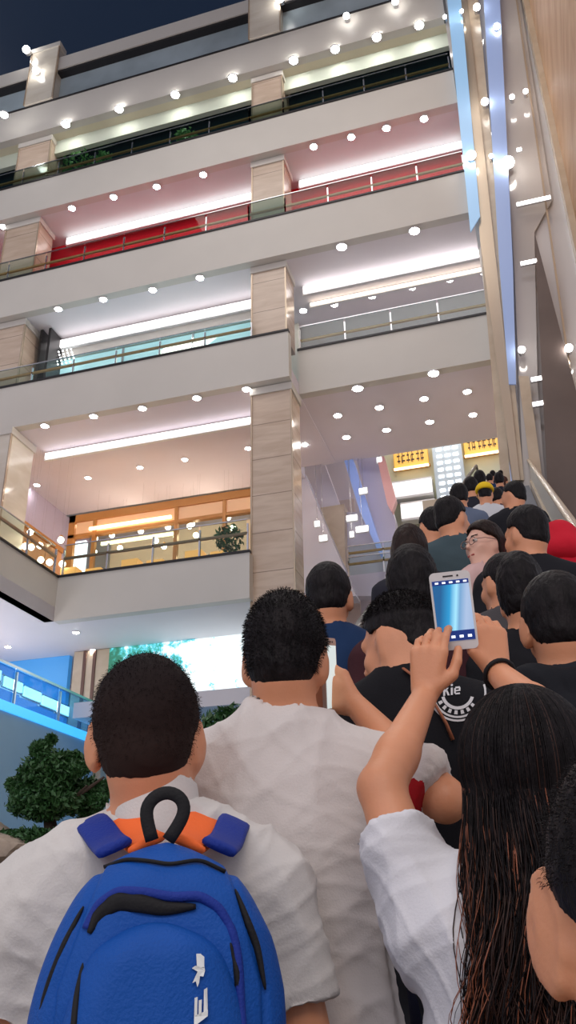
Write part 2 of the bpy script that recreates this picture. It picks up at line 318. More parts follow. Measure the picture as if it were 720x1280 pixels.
PI = [([(548, -60), (557, -60), (612, 330), (601, 300)], 21.0, PALEW, 'slim white trim where the balconies end'),
      ([(553, -60), (571, -60), (600, 270), (588, 290)], 20.85, BLUEG, 'narrow lit light blue glass strip beside the balcony ends'),
      ([(571, -60), (578, -60), (650, 600), (641, 600), (600, 300)], 20.9, GOLDT, 'slim gold edge strip right of the narrow blue strip'),
      ([(578, -60), (592, -60), (655, 600), (650, 600)], 20.95, BEIGEST, 'tan stone strip right of the gold edge strip'),
      ([(588, -60), (604, -60), (640, 330), (652, 600), (642, 600), (622, 330)], 21.02, PALEW, 'pale polished strip left of the broad blue strip'),
      ([(601, -60), (622, -60), (641, 330), (645, 480), (636, 480), (624, 330)], 20.8, BLUEG2, 'broad lit periwinkle glass strip on the right pier'),
      ([(620, -60), (641, -60), (690, 250), (668, 290), (672, 480), (688, 690), (655, 620), (643, 340)], 20.95, PALE, 'wide polished beige panel right of the broad blue strip'),
      ([(636, -60), (638, -60), (722, 520), (719, 520)], 20.88, GOLDT, 'hairline bronze joint running down the wide polished panel'),
      ([(641, -60), (650, -60), (765, 560), (730, 540), (668, 290), (684, 220)], 20.98, PALEW, 'white polished strip left of the brown stone wall'),
      ([(668, 290), (760, 640), (760, 760), (700, 700), (686, 640)], 20.7, DARKBR, 'dark brown wedge-shaped cladding rising beside the escalator'),
      ([(648, 470), (661, 470), (690, 690), (676, 690)], 20.86, BEIGEST, 'tan vertical stone band beside the dark brown wedge'),
      ([(600, 300), (612, 300), (640, 620), (628, 620)], 20.97, BEIGEST, 'tan stone band at the right end of the lilac ceiling')]
rank = sorted(range(len(PI)), key=lambda i: PI[i][1])
for i, (poly, y0, m, lab) in enumerate(PI):
    y1 = 20.62+.055*rank.index(i); o = pier(poly, y1, .05, m, lab, 'trim_%d' % (80+i)); del o['category']; o['kind'] = 'structure'
struct('wall_pier_core', B(-.02, 2.6, 21.31, 22.0, 12.2, 38), PALE)
for x, y, l, r in ((589, 194, 'lamp reflection glowing on the narrow blue strip', .15), (635, 203, 'largest lamp reflection, on the broad blue strip', .19), (606, 127, 'lamp reflection above the broad tan strip', .12),
    (621, 33, 'upper lamp reflection on the broad blue strip', .11), (596, 9, 'lamp reflection at the top of the pale strip', .12), (577, 14, 'lamp reflection at the top of the tan strip', .07), (556, 21, 'lamp reflection beside the crown beam end', .07),
    (640, 121, 'left one of two small lamp reflections side by side on the wide panel', .08), (657, 114, 'right one of two small lamp reflections side by side on the wide panel', .08), (652, 437, 'lamp reflection low on the wide polished panel', .1),
    (711, 435, 'lamp reflection on the white polished strip beyond the brown wedge', .11), (614, 195, 'small lamp reflection between the two blue strips', .07)):
    glow_spot(onY(x, y, 20.55), l, r)  # light dots reflected in the cladding, built as glowing spheres
for x0, x1, y, l in ((645, 690, 255, 'upper'), (650, 672, 329, 'second'), (663, 678, 474, 'middle'), (665, 680, 505, 'lowest'), (645, 653, 187, 'topmost')):
    p = onY(x0, y, 20.6); q = onY(x1, y-(x1-x0)*.1, 20.6)
    t = empty('reflected_streak', tuple(p)); bm_obj('backplate', B(0, q[0]-p[0], .03, .1, -.08, .08), STEEL, t); bm_obj('diffuser', B(.02, q[0]-p[0]-.02, 0, .029, -.05, .05), mat('streak_glow', (1, 1, 1), .4, emit=(1, .97, .93), es=4), t)
    tag(t, 'short horizontal light reflection on the polished panel, %s one' % l, 'light')  # reflected light streaks, built as glowing bars
# brown stone wall nearest to the viewer
bm = bmesh.new(); bx(bm, 2.8, 3.4, 5, 21.75, 12, 38); struct('wall_stone', bm, BROWNST, label='brown stone wall at the upper right')
struct('trim_61', B(2.62, 2.8, 20.6, 22.0, 10, 38), BEIGEST, label='tan stone border of the brown wall')
# ------------------------------------------------------------------ shop behind the E balcony
GOLD = mat('gold_frame', (.60, .27, .08), .3, .2)
GLOWW = mat('warm_shop_light', (1, .9, .75), .5, emit=(1, .72, .42), es=3)
sx0, sx1, sy = -15.75, -7.45, 25.2
t = empty('gold_shopfront', (sx0, sy, 11.0)); tag(t, 'gold framed lit shopfront with warm interior behind the second balcony', 'shopfront')
H = 4.6; Ls = sx1-sx0
bm_obj('outer_frame', prism(prism(B(0, .25, 0, .2, 0, H), [(0, 0, H-.28), (Ls, 0, H-.28), (Ls, 0, H), (0, 0, H)], (0, .2, 0)), [(0, 0, H-.9), (Ls, 0, H-.9), (Ls, 0, H-.78), (0, 0, H-.78)], (0, .2, 0)), GOLD, t)
for x in (1.0, 4.2, 6.0): bm_obj('mullion', B(x, x+.13, -.02, .14, 0, H-.3), GOLD, t)
bm_obj('sign_band', B(.3, Ls-.1, .05, .12, H-.78, H-.3), mat('peach_band', (.75, .45, .25), .4, emit=(1, .55, .3), es=.25), t)
bm_obj('light_column', B(.38, .8, -.05, .1, 0, H-1.1), mat('white_light_column', (.9, .95, 1), .4, emit=(.8, .95, 1), es=1.6), t)
bm_obj('light_bar', B(.9, 4.1, -.1, -.02, H-.72, H-.62), GLOWW, t); bm_obj('light_bar', B(1.2, 4.1, .3, .38, H-1.2, H-1.08), GLOWW, t)
bm_obj('glass_pane', B(.85, Ls, .08, .1, 0, H-.9), GLASS, t)
SHI = mat('shop_interior', (.66, .42, .26), .7, emit=(1, .72, .55), es=.22)
bm_obj('back_panel', B(-.2, Ls, 3.6, 3.7, 0, H+.6), SHI, t)
0 and bm_obj('interior_ceiling', B(1.1, Ls, .3, 3.6, 3.95, 4.05), mat('shop_ceiling', (.62, .55, .6), .7, emit=(1, .8, .8), es=.12), t)
for i in range(9):
    x = 1.7+i*.72; w = .55
    c = empty('display_counter', (sx0+x, 22.9+(i % 3)*.3, 10.4)); tag(c, 'gold lit display counter inside the shop, %s from the left' % ORD[i], 'counter', 'display counters in the gold shop')
    bm_obj('base', B(-w/2, w/2, -.2, .2, 0, 1.75), GOLD, c); bm_obj('glass_top', B(-w/2, w/2, -.2, .2, 1.75, 2.0), mat('lit_display', (.8, .42, .12), .3, emit=(1, .5, .14), es=.5), c)
pend = None
PT = [(121, 652), (134, 650), (157, 646), (170, 644), (192, 641), (228, 635), (242, 633), (265, 628), (280, 626), (303, 622), (119, 673), (140, 669), (176, 664), (210, 659), (237, 658), (281, 647), (285, 647), (240, 655), (195, 676), (220, 671), (245, 669), (291, 660), (150, 685), (118, 690), (247, 695), (205, 683)]
for i, (x, y) in enumerate(PT):
    p = onY(x, y, 26.0+(i % 4)*.5)
    if pend is None:
        pend = empty('shop_spotlight'); b2 = bmesh.new(); bmesh.ops.create_uvsphere(b2, u_segments=10, v_segments=6, radius=.105); bm_obj('bulb', b2, mat('warm_bulb', (1, .9, .8), .4, emit=(1, .86, .66), es=16), pend, True)
        b2 = bmesh.new(); cyl(b2, (0, 0, .07), (0, 0, .16), .05, 10); bm_obj('socket', b2, GOLD, pend); b2 = bmesh.new(); cyl(b2, (0, 0, 0), (0, 0, 1), .0012, 6); cd_ = bm_obj('cord', b2, BLACKM, pend); cd_.location.z = .16; o = pend
    else: o = dup(pend)
    o.location = tuple(p); [setattr(c, 'scale', (1, 1, 16.95-p[2]-.16)) for c in o.children if c.name.startswith('cord')]; tag(o, 'warm spotlight inside gold shop, %s row, %s from left' % ('upper' if i < 10 else 'lower', (ORD+['thirteenth', 'fourteenth', 'fifteenth', 'sixteenth'])[sorted(range(10) if i < 10 else range(10, len(PT)), key=lambda q: PT[q][0]).index(i)]), 'spotlight', 'warm spotlights inside the gold shop')
# side shop on the left wing: timber panels
t = empty('timber_shop_panels', (-17.3, 21.5, 11.2)); tag(t, 'orange timber panelling of the side shop left of the gold shop', 'wall panel')
for i in range(5): bm_obj('panel', B(0, .12, i*1.15, i*1.15+1.1, 0, 3.9), mat('orange_timber', (.68, .36, .18), .45, var=.1, vs=2), t)
bm_obj('head_rail', B(-.02, .2, 0, 5.7, 3.9, 4.1), GOLD, t)
SW_ = ((10, 667), (17, 667), (38, 665), (31, 683), (39, 684), (50, 682), (51, 700), (62, 703), (11, 678), (76, 675), (78, 705))
for x, y in SW_:
    o = dup(pend); o.location = tuple(onY(x, y, 22.6)); [setattr(c, 'scale', (1, 1, 16.95-o.location.z-.16)) for c in o.children if c.name.startswith('cord')]; tag(o, 'warm spotlight seen through left side wing glass, %s from left' % ORD[sorted(SW_).index((x, y))], 'spotlight', 'warm spotlights of the side wing')
# ------------------------------------------------------------------ fourth-floor shop glazing (left bay) – blue-lit
t = empty('blue_shop_window', (-15.4, 22.85, 17.45)); tag(t, 'pale blue lit shop window behind the fourth floor railing', 'shop window')
bm_obj('lit_panel', B(0, 8.05, 0, .06, 0, 3.35), mat('pale_blue_glow', (.5, .75, .8), .4, emit=(.45, .85, .95), es=.32), t)
for x in (0, 2.6, 5.3, 7.97): bm_obj('mullion', B(x, x+.08, -.05, .02, 0, 3.35), STEEL, t)
bm_obj('white_highlight', prism(bmesh.new(), [(3.9, -.03, 2.6), (5.9, -.03, 2.75), (6.4, -.03, 3.1), (4.3, -.03, 3.05)], (0, .02, 0)), mat('white_glow', (1, 1, .9), .4, emit=(1, .97, .85), es=1.6), t)  # highlight in the shop window, drawn as a glowing white patch
# curtain light dots
t = empty('string_light_curtain'); b0 = None
for i in range(6):
    for j in range(6):
        if b0 is None:
            b2 = bmesh.new(); bmesh.ops.create_icosphere(b2, subdivisions=2, radius=.03); b0 = bm_obj('bulb', b2, mat('dot_light', (1, 1, 1), .5, emit=(1, 1, 1), es=5), t); c = b0
        else: c = b0.copy(); COL.objects.link(c)
        c.location = (i*.17+j*.05, 0, -j*.14)
t.location = tuple(onY(63, 442, 22.6)); tag(t, 'small curtain of white light dots behind the fourth floor railing', 'string lights')
# ------------------------------------------------------------------ planters and people upstairs
LEAF = mat('leaf_green', (.035, .11, .03), .5, var=.4, vs=30); LEAF2 = mat('leaf_bright_green', (.10, .30, .08), .5, var=.4, vs=30)
def leaves(c, r, n, size, sd):
    g = np.random.default_rng(sd); V = []; Fq = []
    d = g.normal(size=(n, 3)); d /= np.linalg.norm(d, axis=1)[:, None]; rad = g.uniform(.35, 1, n)**.6
    P = np.array(c)+d*rad[:, None]*np.array(r); P += g.normal(size=(n, 3))*.05*np.array(r)
    a = g.normal(size=(n, 3)); a /= np.linalg.norm(a, axis=1)[:, None]; b = np.cross(a, g.normal(size=(n, 3))); b /= np.linalg.norm(b, axis=1)[:, None]
    s = size*g.uniform(.6, 1.3, n)[:, None]
    nn = np.cross(a, b)
    V = np.stack([P-a*s, P+b*s*.4+nn*s*.15, P+a*s, P-b*s*.4+nn*s*.15], 1).reshape(-1, 3); Fq = np.arange(4*n).reshape(-1, 4); return V, Fq
def planter(x, y, Y, z, label, sz=1.0, m=LEAF2, sd=1):
    p = onY(x, y, Y); t = empty('potted_plant', (p[0], Y, z)); bm = bmesh.new(); cyl(bm, (0, 0, 0), (0, 0, .45), .2, 16, .27); bm_obj('pot', bm, WHITEM, t)
    fl_ = 27.0 if z > 20 else 10.4; bm_obj('plinth', B(-.3, .3, -.25, .25, fl_-z, 0, bev=.02), WHITEM, t)
    V, Fq = leaves((0, 0, .55+.45*sz), (.5*sz, .35, .5*sz), 260, .10, sd); np_mesh('foliage', V, Fq, m, t, False)
    bm = bmesh.new()
    for k in range(5): cyl(bm, (0, 0, .4), (.2*math.cos(k*1.3)*sz, .15*math.sin(k*1.3), .6+.3*sz), .012, 6)
    bm_obj('stem', bm, mat('stem', (.12, .08, .04), .7), t); tag(t, label, 'potted plant'); return t
planter(95, 205, 21.75, 28.3, 'wide bushy green plant behind the left end of the sixth floor railing', 1.4, sd=3)
planter(128, 205, 21.75, 28.3, 'smaller bush beside the wide one behind the sixth floor railing', .9, sd=4)
planter(233, 170, 21.75, 28.3, 'round green plant behind the middle of the sixth floor railing', .9, sd=5)
planter(286, 672, 22.0, 11.3, 'dark potted plant at the right end of the shop balcony', .9, LEAF, 6)
# gold signs, LED column and landing backdrop
def sign(x0, y0, x1, y1, Y, label, chars):
    p = onY(x0, y0, Y); q = onY(x1, y1, Y); t = empty('gold_sign', (p[0], Y, q[2])); w = q[0]-p[0]; h = p[2]-q[2]
    bm_obj('sign_board', B(0, w, 0, .15, 0, h, bev=.03), mat('amber_sign', (.75, .42, .08), .4, emit=(1, .55, .1), es=.45), t)
    bm_obj('sign_frame', B(-.05, w+.05, .02, .2, -.06, 0), GOLD, t)
    bm_obj('under_light', B(0, w, -.1, 0, -.12, -.05), GLOWW, t); b2 = bmesh.new(); [cyl(b2, (xx, .08, h), (xx, .08, 20.5-q[2]), .01, 6) for xx in (.2, w-.2)]; bm_obj('hanger_rod', b2, STEEL, t)
    bm = bmesh.new(); g = random.Random(len(label)); cw = w*.84/chars
    for k in range(chars):                                   # worn dark characters, unreadable at this distance
        u = w*.08+k*cw
        for j in range(2): a_ = g.uniform(.05, .3); bx(bm, u+cw*a_, u+cw*g.uniform(.6, .85), -.02, .0, h*(.3+.28*j), h*(.3+.28*j)+h*.07)
        v = u+cw*g.uniform(.25, .5); bx(bm, v, v+cw*.12, -.021, .0, h*.2, h*.8)
        if k % 2: bx(bm, u+cw*.05, u+cw*.16, -.021, .0, h*.22, h*.6)
    bm_obj('lettering', bm, mat('dark_lettering', (.05, .02, .01), .5), t); tag(t, label, 'sign'); return t
struct('wall_landing', B(-8, 2.6, 31.0, 31.2, 0, 20.5), mat('pale_green_wall', (.66, .68, .52), .6))
sign(491, 563, 536, 579, 30.7, 'gold lettered sign board left of the column of lights', 6); sign(578, 545, 627, 562, 30.7, 'gold lettered sign board right of the column of lights', 6)
t = empty('dotted_light_column', (-2.9, 30.4, 13)); tag(t, 'pale blue column covered with a grid of white light dots', 'column')
bm_obj('column_body', B(0, 1.15, 0, .4, 0, 7.4), mat('pale_blue_column', (.55, .66, .75), .4), t)
bm = bmesh.new()
for c in range(3):
    for r in range(22): bx(bm, .16+c*.32, .36+c*.32, -.03, -.001, 7.1-r*.3-.12, 7.1-r*.3)
bm_obj('light_grid', bm, mat('grid_light', (1, 1, 1), .4, emit=(1, 1, 1), es=2.5), t)
o = pier([(627, 540), (635, 537), (648, 640), (638, 640)], 30.5, .45, BLUEG2, 'narrow blue lit strip right of the gold signs', 'trim_95'); del o['category']; o['kind'] = 'structure'
for i, (x0, y0, x1, y1) in enumerate(((480, 606, 541, 614), (500, 631, 545, 642))):
    p = onY(x0, y0, 30.2); q = onY(x1, y1, 30.2)
    t = empty('wall_light_box', (p[0], 30.2, q[2])); bm_obj('box', B(0, q[0]-p[0], .05, .5, -.1, p[2]-q[2]+.1), WHITEM, t); bm_obj('lit_face', B(.02, q[0]-p[0]-.02, 0, .049, 0, p[2]-q[2]), mat('soft_box', (.9, .9, .9), .5, emit=(1, .97, .97), es=.9), t)
    tag(t, '%s white lit box on the wall under the left gold sign' % ('upper slim', 'lower broad')[i], 'light box')
struct('floor_landing', B(-2.6, 2.6, 22.75, 31, 12.4, 12.98), BEIGEST)
# glimpse of crossing escalator undersides behind the middle column
def ramp(poly, Y, d, m, label, name='escalator_underside', cat='escalator'): return pier(poly, Y, d, m, label, name, cat)
PK = mat('pink_panel', (.78, .42, .42), .4); LAV = mat('lavender_panel', (.60, .58, .74), .4); BLU = mat('cornflower_panel', (.30, .42, .85), .35, emit=(.3, .45, 1), es=.18)
WLAV = mat('white_lavender_panel', (.70, .69, .80), .2)
struct('wall_hall', B(-8, -5.0, 30.0, 30.2, 6, 17.4+3), mat('pale_lilac_wall', (.66, .62, .72), .5))
ramp([(372, 600), (380, 590), (400, 640), (445, 745), (372, 745)], 27.6, .8, WLAV, 'white sloping glass side of an escalator seen right of the marble column')
ramp([(380, 585), (405, 578), (428, 640), (428, 634), (392, 636)], 28.6, .3, LILAC, 'lilac sloping underside above the beige block')
ramp([(392, 636), (430, 630), (433, 745), (425, 745)], 28.4, .9, BEIGEST, 'beige stone block between two escalator sides')
ramp([(430, 575), (441, 574), (478, 690), (474, 692), (450, 640)], 27.4, .4, BLU, 'cornflower blue sloping band of the second crossing escalator')
ramp([(445, 573), (470, 570), (494, 650), (496, 745), (484, 745), (478, 690)], 28.0, .5, LAV, 'lavender sloping side right of the blue band')
ramp([(471, 572), (480, 570), (495, 625), (490, 640), (484, 630)], 27.0, .3, PK, 'slim pink pillar reflection left of the gold sign', 'pillar_reflection', 'pillar_reflection')  # pink reflection of a pillar, built as a solid strip
ramp([(430, 640), (452, 640), (480, 700), (482, 745), (433, 745)], 28.8, .5, WLAV, 'white glass balustrade side under the blue band')
for i, (x, y, w) in enumerate(((432, 648, 18), (444, 662, 20), (392, 655, 10), (398, 673, 14), (436, 668, 8), (448, 614, 14), (470, 575, 10))):
    p = onY(x, y, 27.0); t = empty('hall_light', tuple(p)); W2 = w*.024
    bm_obj('backplate', B(0, W2, .03, .1, -.14, .14, bev=.02), WHITEM, t); bm_obj('diffuser', B(.03, W2-.03, -.02, .03, -.1, .1, bev=.02), mat('hall_diffuser', (1, 1, 1), .4, emit=(.95, .97, 1), es=1.9), t)
    b2 = bmesh.new(); cyl(b2, (W2/2, .06, .14), (W2/2, .06, 20.5-p[2]), .008, 6); bm_obj('suspension_rod', b2, STEEL, t)
    tag(t, 'white glowing lamp among the crossing escalators, %s of seven from the marble column' % ORD[i], 'lamp', 'lamps among the crossing escalators')
for i, (x, y) in enumerate(((436, 700), (436, 714))):
    r_ = railing(0, 2.4, 0, 0, 'short level railing %s below the crossing escalators' % ('upper one', 'lower one')[i], h=.7); r_.location = tuple(onY(x, y+8, 26.4))
# ------------------------------------------------------------------ lower left: blue walkway, pilaster, LED screen
struct('wall_left', B(-17.8, -17.5, 4, 27.6, 0, 9.97), mat('pale_pink_wall', (.70, .66, .68), .6))
struct('trim_71', B(-13.45, -13.15, 8, 23.8, 6.95, 7.2), mat('blue_edge_glow', (.1, .5, .9), .3, emit=(.06, .5, 1), es=.9), label='blue lit lower edge of the walkway')
PALEB = mat('pale_blue_wall', (.36, .58, .78), .5, var=.08, vs=.3)
struct('wall_walkway', B(-13.4, -13.2, 8, 23.8, 0, 6.95), PALEB)
t = railing(0, 15.5, 0, 0, 'blue glowing glass railing of the walkway at the left', h=1.0, glass=GLASSB, rail=STEEL, rz=.97, axis='y', step=2.2); t.location = (-13.25, 8.3, 7.15)
struct('wall_walkway_back', B(-17.4, -14.6, 24.2, 24.4, 0, 9.97), mat('blue_lit_wall', (.10, .38, .75), .5, emit=(.05, .35, .9), es=.25))  # blue light is put into this wall's colour and glow
for i in range(5):
    d_ = ray(*((-14, 840), (14, 856), (38, 868), (60, 879), (79, 888))[i]); t = empty('blue_walk_light', tuple(CAM+d_*(-14.6/d_[0]))); tag(t, 'white glowing oblong lamp behind the blue railing, %s from the left' % ORD[i], 'lamp', 'lamps behind the blue railing')
    bm_obj('housing', B(-.06, .05, -.52, .52, -.2, .2, bev=.04), STEEL, t); bm_obj('diffuser', B(.051, .1, -.46, .46, -.14, .14, bev=.02), mat('cool_diffuser', (1, 1, 1), .4, emit=(.85, .95, 1), es=3), t)
t = empty('pilaster', (-14.25, 23.9, 4)); tag(t, 'beige pilaster with dark brown vertical strips beside the light screen', 'pilaster')
bm_obj('shaft', B(0, 1.25, 0, .5, 0, 5.95), BEIGEST, t)
for x in (.35, .7): bm_obj('dark_strip', B(x, x+.1, -.04, .02, 0, 5.95), mat('brown_strip', (.16, .08, .06), .4), t)
# LED tree screen
def screen_mat():
    m = bpy.data.materials.new('tree_picture_screen'); m.use_nodes = True; nt = m.node_tree; n = nt.nodes; L = nt.links; b = n['Principled BSDF']
    tc = n.new('ShaderNodeTexCoord'); t = n.new('ShaderNodeTexNoise'); t.inputs['Scale'].default_value = 1.1; t.inputs['Detail'].default_value = 8; t.inputs['Roughness'].default_value = .75; L.new(tc.outputs['Object'], t.inputs['Vector'])
    r = n.new('ShaderNodeValToRGB'); e = r.color_ramp.elements; e[0].position = .40; e[0].color = (.02, .16, .10, 1); e[1].position = .53; e[1].color = (.85, .97, 1, 1)
    k = e.new(.46); k.color = (.06, .42, .38, 1); k = e.new(.49); k.color = (.10, .62, .80, 1)
    sp = n.new('ShaderNodeSeparateXYZ'); L.new(tc.outputs['Object'], sp.inputs[0])
    # greener towards the upper left, whiter in the middle of the picture
    mr = n.new('ShaderNodeMapRange'); mr.inputs[1].default_value = 0; mr.inputs[2].default_value = 3.2; mr.inputs[3].default_value = -.10; mr.inputs[4].default_value = .10; L.new(sp.outputs[0], mr.inputs[0])
    ad = n.new('ShaderNodeMath'); ad.operation = 'ADD'; L.new(t.outputs['Fac'], ad.inputs[0]); L.new(mr.outputs[0], ad.inputs[1]); L.new(ad.outputs[0], r.inputs[0])
    b.inputs['Base Color'].default_value = (.02, .02, .02, 1); L.new(r.outputs[0], b.inputs['Emission Color']); b.inputs['Emission Strength'].default_value = 1.25; return m
t = empty('picture_screen', (-13.0, 23.9, 7.95)); tag(t, 'large glowing screen showing green trees against a bright sky', 'screen')
bm_obj('display', B(0, 5.5, 0, .05, 0, 2.0), screen_mat(), t); bm_obj('frame', B(-.05, 5.55, .06, .2, -.08, 2.0), BLACKM, t)
struct('trim_72', B(-13.1, -7.4, 22.2, 24.6, 7.4, 7.85), WHITEP)
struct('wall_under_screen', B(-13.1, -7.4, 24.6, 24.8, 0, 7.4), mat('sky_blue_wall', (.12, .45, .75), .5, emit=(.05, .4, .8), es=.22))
# ------------------------------------------------------------------ bonsai-like tree on the rockery
ROCK = mat('rock', (.30, .24, .20), .85, var=.35, vs=3, bump=.6, bs=8); BARK = mat('bark', (.09, .06, .045), .9, bump=.5, bs=30)
def rock(c, r, sd, label, m=ROCK):
    g = np.random.default_rng(sd); bm = bmesh.new(); bmesh.ops.create_icosphere(bm, subdivisions=3, radius=1)
    ks = g.normal(size=(7, 3))
    for v in bm.verts:
        p = np.array(v.co); d = 1+.12*sum(math.sin(3*np.dot(k, p)+i) for i, k in enumerate(ks))/1.6
        for k in ks: 
            kk = k/np.linalg.norm(k); q = np.dot(p*d, kk)
            if q > .72: d *= .72/q
        v.co = Vector(p*d*np.array(r))
    o = bm_obj('rock', bm, m); o.location = c; tag(o, label, 'rock', 'rocks of the rockery'); return o
TY = 11.0; tp = onY(62, 1052, TY)
t = empty('rockery_tree', tuple(tp)); tag(t, 'dense dark green tree with a layered crown on the rockery at the left', 'tree')
k_ = np.linalg.norm(tp-CAM)/F_PX*.93   # metres per pixel there
cl = [(0, -75, 36, 32), (-34, -58, 26, 22), (32, -52, 28, 26), (0, -42, 44, 20), (-56, -70, 14, 10), (56, -60, 16, 12), (-12, -108, 14, 10), (20, -95, 16, 12), (-30, -88, 18, 10), (44, -80, 14, 9), (62, -44, 12, 7), (-60, -48, 14, 9), (2, -118, 7, 6)]
VV = []; FF = []; off = 0
for i, (dx, dy, rx, ry) in enumerate(cl):
    V, Fq = leaves((dx*k_, (i % 3-1)*.25, -dy*k_), (rx*k_*1.05, rx*k_*.7, ry*k_), int(rx*ry*2.4)+350, .048, 20+i); VV.append(V); FF.append(Fq+off); off += len(V)
np_mesh('crown', np.vstack(VV), np.vstack(FF), [LEAF], t, False)
V, Fq = leaves((-15*k_, -.3, -2*k_), (52*k_, .4, 16*k_), 2600, .05, 44); np_mesh('lower_foliage', V, Fq, [LEAF], t, False)
bm = bmesh.new(); tube(bm, [(0, 0, -.5), (.05, 0, 0), (-.05, 0, .35), (.02, 0, .75)], [.13, .11, .08, .05]); 
for a, b in ((-.5, .75), (.5, .7), (-.2, 1.1), (.25, 1.15), (.75, .8)): tube(bm, [(0, 0, .3), (a*.5, .05, b*.75), (a, 0, b)], [.05, .035, .015])
bm_obj('trunk', bm, BARK, t, True)
i = 0
for x, y, rx, rz in ((8, 1062, 34, 20), (45, 1060, 26, 14), (20, 1095, 40, 18), (70, 1075, 24, 16), (-10, 1040, 20, 16), (5, 1130, 40, 26), (55, 1110, 34, 22), (-20, 1090, 30, 30), (90, 1100, 30, 26), (20, 1165, 44, 30)):
    p = onY(x, y, TY-.6+(i % 3)*.35); kk = k_
    rock(tuple(p), (rx*kk, .45, rz*kk), 60+i, 'brown layered rock in the rockery, %s counted from the top down' % ORD[i], ROCK if i % 2 else mat('pale_rock', (.42, .34, .27), .85, var=.3, vs=4, bump=.5, bs=10)); i += 1
bm = bmesh.new(); prism(bm, [(-9.5, 9.6, 0), (-3.2, 9.6, 0), (-3.6, 9.6, 2.4), (-6.5, 9.6, 2.6), (-9.3, 9.6, 2.5)], (0, 3.3, 0)); o = bm_obj('rockery_mound', bm, ROCK); tag(o, 'raised brown mound carrying the rockery tree and rocks', 'mound')
tp2 = onY(285, 960, 13.5); t = empty('indoor_tree', (tp2[0], 13.5, tp2[2])); tag(t, 'dark green tree glimpsed between the two men in white shirts', 'tree')
V, Fq = leaves((0, 0, .45), (.55, .5, .55), 1500, .09, 80); np_mesh('crown', V, Fq, [LEAF], t, False)
bm = bmesh.new(); tube(bm, [(0, 0, -tp2[2]), (0.03, 0, -1), (0, 0, .4)], [.12, .1, .05]); bm_obj('trunk', bm, BARK, t, True)
# ================================================================== ESCALATOR
EX0, EX1 = -.88, .42; RUN, RISE, Y0 = .3464, .2, .26
def step_z(Y): return max(0, RISE*math.ceil((Y-Y0)/RUN))
t = empty('escalator', (-.23, 0, 0)); tag(t, 'long steep escalator carrying the crowd up to the landing', 'escalator')
NS = int((22.7-Y0)/RUN); cx = -.23
GRO = mat('step_metal', (.25, .25, .26), .4, .7, var=.2, vs=60, stretch=(30, 1, 1))
for i in range(NS):
    y = Y0+i*RUN; z = RISE*(i+1)
    o = bm_obj('step', B(EX0+.03-cx, EX1-.03-cx, y, y+RUN+.01, z-.24, z), GRO, t)
Ye = Y0+NS*RUN; Ze = NS*RISE; s = RISE/RUN
for nm, x, sg in (('left', EX0, -1), ('right', EX1, 1)):
    xa = x-cx
    bm = prism(bmesh.new(), [(xa, -.5, 0), (xa, Y0, 0), (xa, Ye, Ze), (xa, Ye, Ze+.32), (xa, Y0, .32), (xa, -.5, .32)], (sg*.12, 0, 0)); bm_obj('skirt_panel', bm, BEIGEST, t)
    bm = prism(bmesh.new(), [(xa+sg*.05, -.5, .32), (xa+sg*.05, Y0, .32), (xa+sg*.05, Ye, Ze+.32), (xa+sg*.05, Ye, Ze+.86), (xa+sg*.05, Y0, .86), (xa+sg*.05, -.5, .86)], (sg*.015, 0, 0))
    bm_obj('balustrade_glass', bm, GLASS if nm == 'left' else CREAM, t)
    bm = bmesh.new(); tube(bm, [(xa+sg*.06, -.7, .6), (xa+sg*.06, -.6, .84), (xa+sg*.06, Y0, .9), (xa+sg*.06, Ye, Ze+.9), (xa+sg*.06, Ye+1, Ze+.95)], .04 if nm == 'left' else .045, 10); bm_obj('handrail', bm, BLACKM if nm == 'left' else BEIGEST, t, True)
bm = prism(bmesh.new(), [(EX0-cx, .5, -.0), (EX0-cx, Ye, Ze-.5), (EX0-cx, Ye, Ze-1.1), (EX0-cx, 1.6, 0)], (EX1-EX0, 0, 0)); bm_obj('truss_cladding', bm, CREAM, t)
pr = struct('wall_escalator_side', prism(bmesh.new(), [(.62, 1.5, 0), (.62, Ye, Ze-1.0), (.62, Ye, 0)], (.15, 0, 0)), BEIGEST)
# ================================================================== PEOPLE (signed-distance bodies, meshed as one continuous surface)
def ell(c, r):
    c = np.array(c, np.float32); r = np.array(r, np.float32)
    def f(P):
        q = (P-c)/r; k0 = np.sqrt((q*q).sum(1)); q2 = q/r; k1 = np.sqrt((q2*q2).sum(1))+1e-9; return k0*(k0-1)/k1
    return f
def rc(a, b, r1, r2, sq=None):
    a = np.array(a, np.float32); b = np.array(b, np.float32); ba = b-a; L2 = float(ba@ba)+1e-12
    def f(P):
        pa = P-a; h = np.clip(pa@ba/L2, 0, 1); d = pa-h[:, None]*ba
        if sq is not None: d = d*np.array(sq, np.float32)
        return np.sqrt((d*d).sum(1))-(r1+(r2-r1)*h)
    return f
def smin(a, b, k):
    h = np.maximum(k-np.abs(a-b), 0)/k; return np.minimum(a, b)-h*h*k*.25
def U_(fs, k):
    def f(P):
        d = fs[0](P)
        for g in fs[1:]: d = smin(d, g(P), k)
        return d
    return f
def cut(f, g):      # f minus g
    return lambda P: np.maximum(f(P), -g(P))
def half(n, o):     # inside where (P-o).n < 0
    n = np.array(n, np.float32); n = n/np.linalg.norm(n); o = np.array(o, np.float32)
    return lambda P: (P-o)@n
def inter(f, g): return lambda P: np.maximum(f(P), g(P))
def xf(f, R, c):    # f evaluated in a frame rotated by R about c
    R = np.array(R, np.float32); c = np.array(c, np.float32); return lambda P: f((P-c)@R+c)
